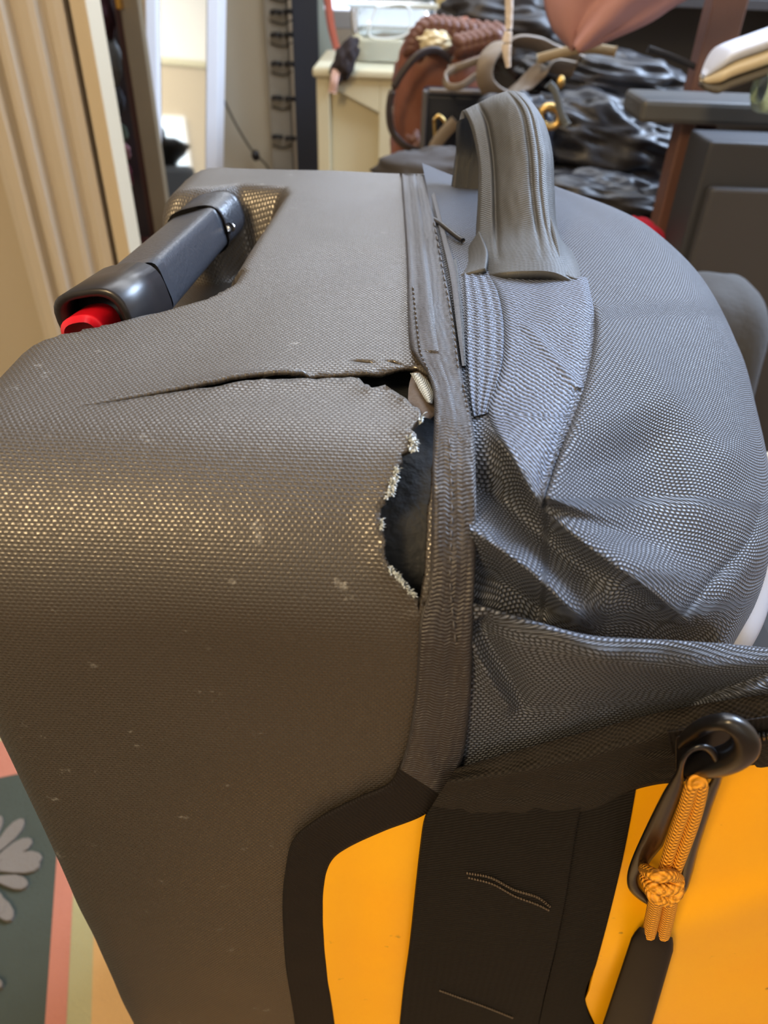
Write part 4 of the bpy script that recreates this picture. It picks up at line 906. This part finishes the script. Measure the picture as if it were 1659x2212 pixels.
# dark tote with gold buckles
blk = plain('glossy_black_leather', (34, 34, 38), .42, spec=.45, bump=.25, bscale=30); gold = plain('gold_metal', (196, 166, 106), .35, metal=1); blk2 = plain('dark_navy_leather', (26, 30, 40), .4, bump=.2, bscale=40)
dt = empty('black_tote', (wx(1010, 1.38), 1.38, wz(400, 1.38)), 'square black tote with gold buckles in front of the tan handbag', 'handbag')
box('side', (wx(915, 1.38), 1.38, wz(420, 1.38)), (wx(1150, 1.38), 1.455, wz(195, 1.38)), blk2, dt, bev=.008)
box('piping', (wx(913, 1.38), 1.37, wz(400, 1.38)), (wx(925, 1.38), 1.385, wz(190, 1.38)), plain('charcoal_leather', (74, 72, 74), .5), dt, bev=.003)
box('piping', (wx(925, 1.38), 1.37, wz(196, 1.38)), (wx(1080, 1.38), 1.385, wz(186, 1.38)), plain('charcoal_trim', (84, 76, 70), .5), dt, bev=.003)
q = [PY(a, b, 1.355) for a, b in ((938, 258), (948, 250), (962, 268), (955, 300), (942, 306))]; tube('buckle', q + [q[0]], .003, gold, dt, n=30)
q = [PY(a, b, 1.352) for a, b in ((930, 345), (940, 315), (962, 285), (985, 262))]; ribbon('strap', q, .02, .004, taupe, dt, side=(1, 0, .2))
# black glossy handbags heaped on the right
def heap(name, px, py, Yy, r, seed, lb, m=blk, fold=.13, rot=(0, 0, 0), sq=2.4): return tag(blob(name, PY(px, py, Yy), r, m, None, .25, 2.0, seed, 90, 60, fold=fold, sq=sq, rot=rot, amp2=.04), lb, 'handbag', 'black handbags heaped behind the grab handle')
heap('glossy_handbag', 1305, 315, 1.35, (.125, .05, .065), 11, 'wrinkled glossy black leather bag right of the grab handle', rot=(0, .15, 0))
heap('glossy_handbag', 1310, 440, 1.28, (.125, .05, .040), 13, 'flattened glossy black bag at the bottom of the heap', rot=(0, .1, 0))
heap('glossy_handbag', 1320, 200, 1.46, (.15, .07, .055), 17, 'upper black leather bag of the heap, below the pink cloth', rot=(0, .1, 0))
heap('dark_handbag', 1090, 330, 1.27, (.07, .04, .08), 19, 'dull black bag behind the grab handle', m=blk2, fold=.06)
heap('dark_handbag', 1090, 60, 1.75, (.12, .08, .08), 23, 'black bag on top behind the hanging white cord', m=plain('dull_black', (34, 32, 34), .5), fold=.08)
q = [PY(1188 + 22 * math.cos(a), 252 + 22 * math.sin(a), 1.20) for a in np.linspace(0, 2 * PI, 20, endpoint=False)]
tag(tube('gold_ring', q, .0055, gold, None, closed=True, seg=10), 'round gold buckle ring just right of the grab handle', 'buckle')
tag(blob('gold_stud', PY(1366, 212, 1.27), (.006, .004, .006), gold, None, 0), 'small gold stud on the upper black bag', 'stud')
tag(blob('gold_clasp', PY(1211, 178, 1.28), (.006, .005, .009), gold, None, .1), 'gold clasp under the taupe strap, above the gold ring', 'clasp')
tag(ribbon('thin_black_strap', [PY(x, y, 1.25) for x, y in ((1400, 105), (1450, 122), (1510, 148))], .008, .003, blk, n=20, side=(0, 0, 1)), 'thin black strap running toward the shoe', 'strap')
tag(ribbon('black_tie', [PY(x, y, 1.18) for x, y in ((1185, 180), (1200, 200), (1212, 245), (1225, 270))], .010, .003, plain('grey_black_lace', (86, 92, 96), .5), n=20, side=(1, 0, .2)), 'dark lace crossing beside the gold ring', 'strap')
tag(blob('red_cloth', PY(1400, 505, 1.08), (.035, .02, .014), plain('crimson_cloth', (190, 30, 60), .8), None, .2, 3, 2, rot=(0, .6, 0)), 'crimson cloth peeping over the bag at the foot of the brown post', 'cloth')
tag(blob('grey_heap', PY(960, 380, 1.2), (.10, .04, .035), plain('dark_grey_cloth', (58, 56, 58), .8), None, .2, 3, 6, fold=.1), 'dark grey cloth behind the torn seam, under the black tote', 'cloth')
# pink cloth hanging, white cord
pk = plain('salmon_pink_cloth', (172, 128, 126), .75, bump=.3, bscale=12)
def pink():
    rows = []; Yp = 1.15
    L = cr([(1160, -160), (1178, -40), (1184, 10), (1200, 55), (1232, 92), (1244, 103)], 30); R = cr([(1800, -200), (1600, -70), (1470, -5), (1400, 40), (1310, 80), (1248, 106)], 30)
    G = np.zeros((30, 30, 3))
    for i in range(30):
        for j in range(30):
            t = j / 29; q = L[i] * (1 - t) + R[i] * t; G[i, j] = PY(q[0], q[1], Yp - .05 * math.sin(PI * t) + .008 * math.sin(t * 16 + i * .12) - .02 * (1 - i / 29))
    o = mesh('pink_cloth', G.reshape(-1, 3), gridfaces(30, 30), pk); solid(o, .012, 0); return tag(o, 'salmon pink cloth hanging to a point over the black bags', 'cloth')
pink()
tag(tube('white_cord', [PY(1100, -60, 1.05), PY(1100, 0, 1.05), PY(1099, 60, 1.05), PY(1094, 100, 1.05), PY(1098, 145, 1.05)], [.0045, .005, .0045, .006, .003], plain('off_white_cord', (206, 196, 188), .8, bump=1, bscale=150), n=40), 'off-white frayed cord hanging down in front of the bags', 'cord')
bk = empty('backdrop', (wx(1400, 2.3), 2.3, 0), 'large dark bookcase added to darken the wall behind the heap of bags', 'backdrop')  # invented dark shelving, put in so the space behind the bags goes dark
dkw = plain('near_black_wood', (44, 42, 44), .6, var=.2)
bx0, bx1 = wx(1006, 2.3, 30), 2.25
box('back_panel', (bx0, 2.5, 0), (bx1, 2.52, 1.9), dkw, bk)
for z in (0.02, .42, .80, 1.18, 1.55, 1.88): box('shelf', (bx0 + .02, 2.24, z), (bx1 - .02, 2.5, z + .025), dkw, bk, bev=.003)
for x in (bx0, (bx0 + bx1) / 2, bx1 - .03): box('side_panel', (x, 2.22, 0), (x + .025, 2.5, 1.9), dkw, bk, bev=.003)
# right: wooden rack, grey rail, shoe --------------------------------------------
YS = 1.12
wood = plain('reddish_brown_wood', (100, 72, 64), .45, var=.2, vscale=10); wood2 = plain('dark_reddish_wood', (74, 50, 50), .5, var=.2)
rk = empty('wooden_rack', (wx(1480, YS), YS, 0), 'reddish brown wooden rack with a grey top rail carrying the shoe', 'rack')
def post(name, x0, x1, py, Yy, m, z1, dy=.04): vprism(name, [(wx(x0, Yy, py), Yy), (wx(x1, Yy, py), Yy), (wx(x1, Yy, py), Yy + dy), (wx(x0, Yy, py), Yy + dy)], 0, z1, m, rk, bev=.003)
post('post', 1454, 1482, 350, YS, wood, wz(235, YS)); post('inner_post', 1484, 1530, 350, YS + .05, wood2, wz(235, YS + .05))
post('rear_post', 1530, 1606, 50, YS + .12, wood, 1.3)
box('rail', (wx(1380, YS), YS - .03, wz(262, YS, 1500)), (wx(2100, YS), YS + .07, wz(212, YS, 1500)), plain('grey_painted_rail', (72, 73, 74), .5, var=.1), rk, bev=.006)
YD = 0.97
cbx = empty('grey_cabinet', (wx(1650, YD), YD + .1, 0), 'dark slate cabinet with a recessed panel under the grey rail', 'cabinet')
slate = plain('slate_paint', (58, 58, 62), .6)
box('carcass', (wx(1530, YD, 400), YD + .03, 0), (wx(2200, YD, 400), YD + .11, wz(290, YD)), plain('dark_slate_paint', (46, 48, 54), .6), cbx, bev=.004)
box('door', (wx(1548, YD, 400), YD + .012, 0.02), (wx(2180, YD, 400), YD + .03, wz(385, YD)), slate, cbx, bev=.004)
# shoe
sh = empty('shoe', tuple(PY(1600, 180, 1.0)), 'white and cream sneaker lying sole up on the grey rail', 'shoe')
def shoe():
    ctr = cru([PY(1516, 170, 1.0), PY(1560, 142, 1.0), PY(1620, 120, 1.0), PY(1700, 92, 1.0), PY(1800, 60, 1.0)], 30)
    def lay(name, dz0, dz1, m, sx):
        V = []; K = 20
        for i, p in enumerate(ctr):
            w = .034 * min(1, ((i + .3) / 5)) ** .55 * sx
            for e in range(K):
                a = 2 * PI * e / K; c = math.copysign(abs(math.cos(a)) ** .6, math.cos(a)); s = math.copysign(abs(math.sin(a)) ** .7, math.sin(a))
                tap = min(1, ((i + .3) / 6)) ** .5
                V.append(p + np.array([0, c * w, (dz0 + dz1) / 2 * tap + (dz1 - dz0) / 2 * s * tap]))
        mesh(name, V, gridfaces(30, K, False, True) + [tuple(range(K)), tuple(29 * K + k for k in range(K))[::-1]], m, sh)
    lay('midsole', -.012, .006, plain('cream_foam', (196, 182, 150), .6), 1.0); lay('upper', .004, .020, plain('white_leather', (186, 192, 206), .5, var=.1, vscale=20), .9); lay('sole_tread', -.024, -.011, plain('grey_tread', (92, 88, 80), .7), .92)
shoe()
gr = sweep = sweep_rect('green_case', PY(1640, 190, .98), PY(1760, 200, .98), .030, .034, .024, .026, plain('pale_green_plastic', (176, 206, 190), .3), None, sq=2.6, r_end=.008)
tag(gr, 'pale green and white rounded case beside the shoe on the rail', 'case')
# cushion and pale thing behind the bag
tag(blob('grey_cushion', PY(1500, 800, .72), (.055, .07, .10), plain('dark_grey_cushion', (54, 54, 55), .9, bump=.3, bscale=150), None, .05, 2, 3, sq=2.6), 'dark grey rounded cushion just behind the bag on the right', 'cushion')
tag(blob('pale_pillow', PY(1690, 1180, .46), (.055, .05, .085), plain('off_white_cloth', (176, 170, 158), .9), None, .06, 2, 6, sq=2.4), 'off-white pillow at the right edge behind the bulging bag', 'pillow')
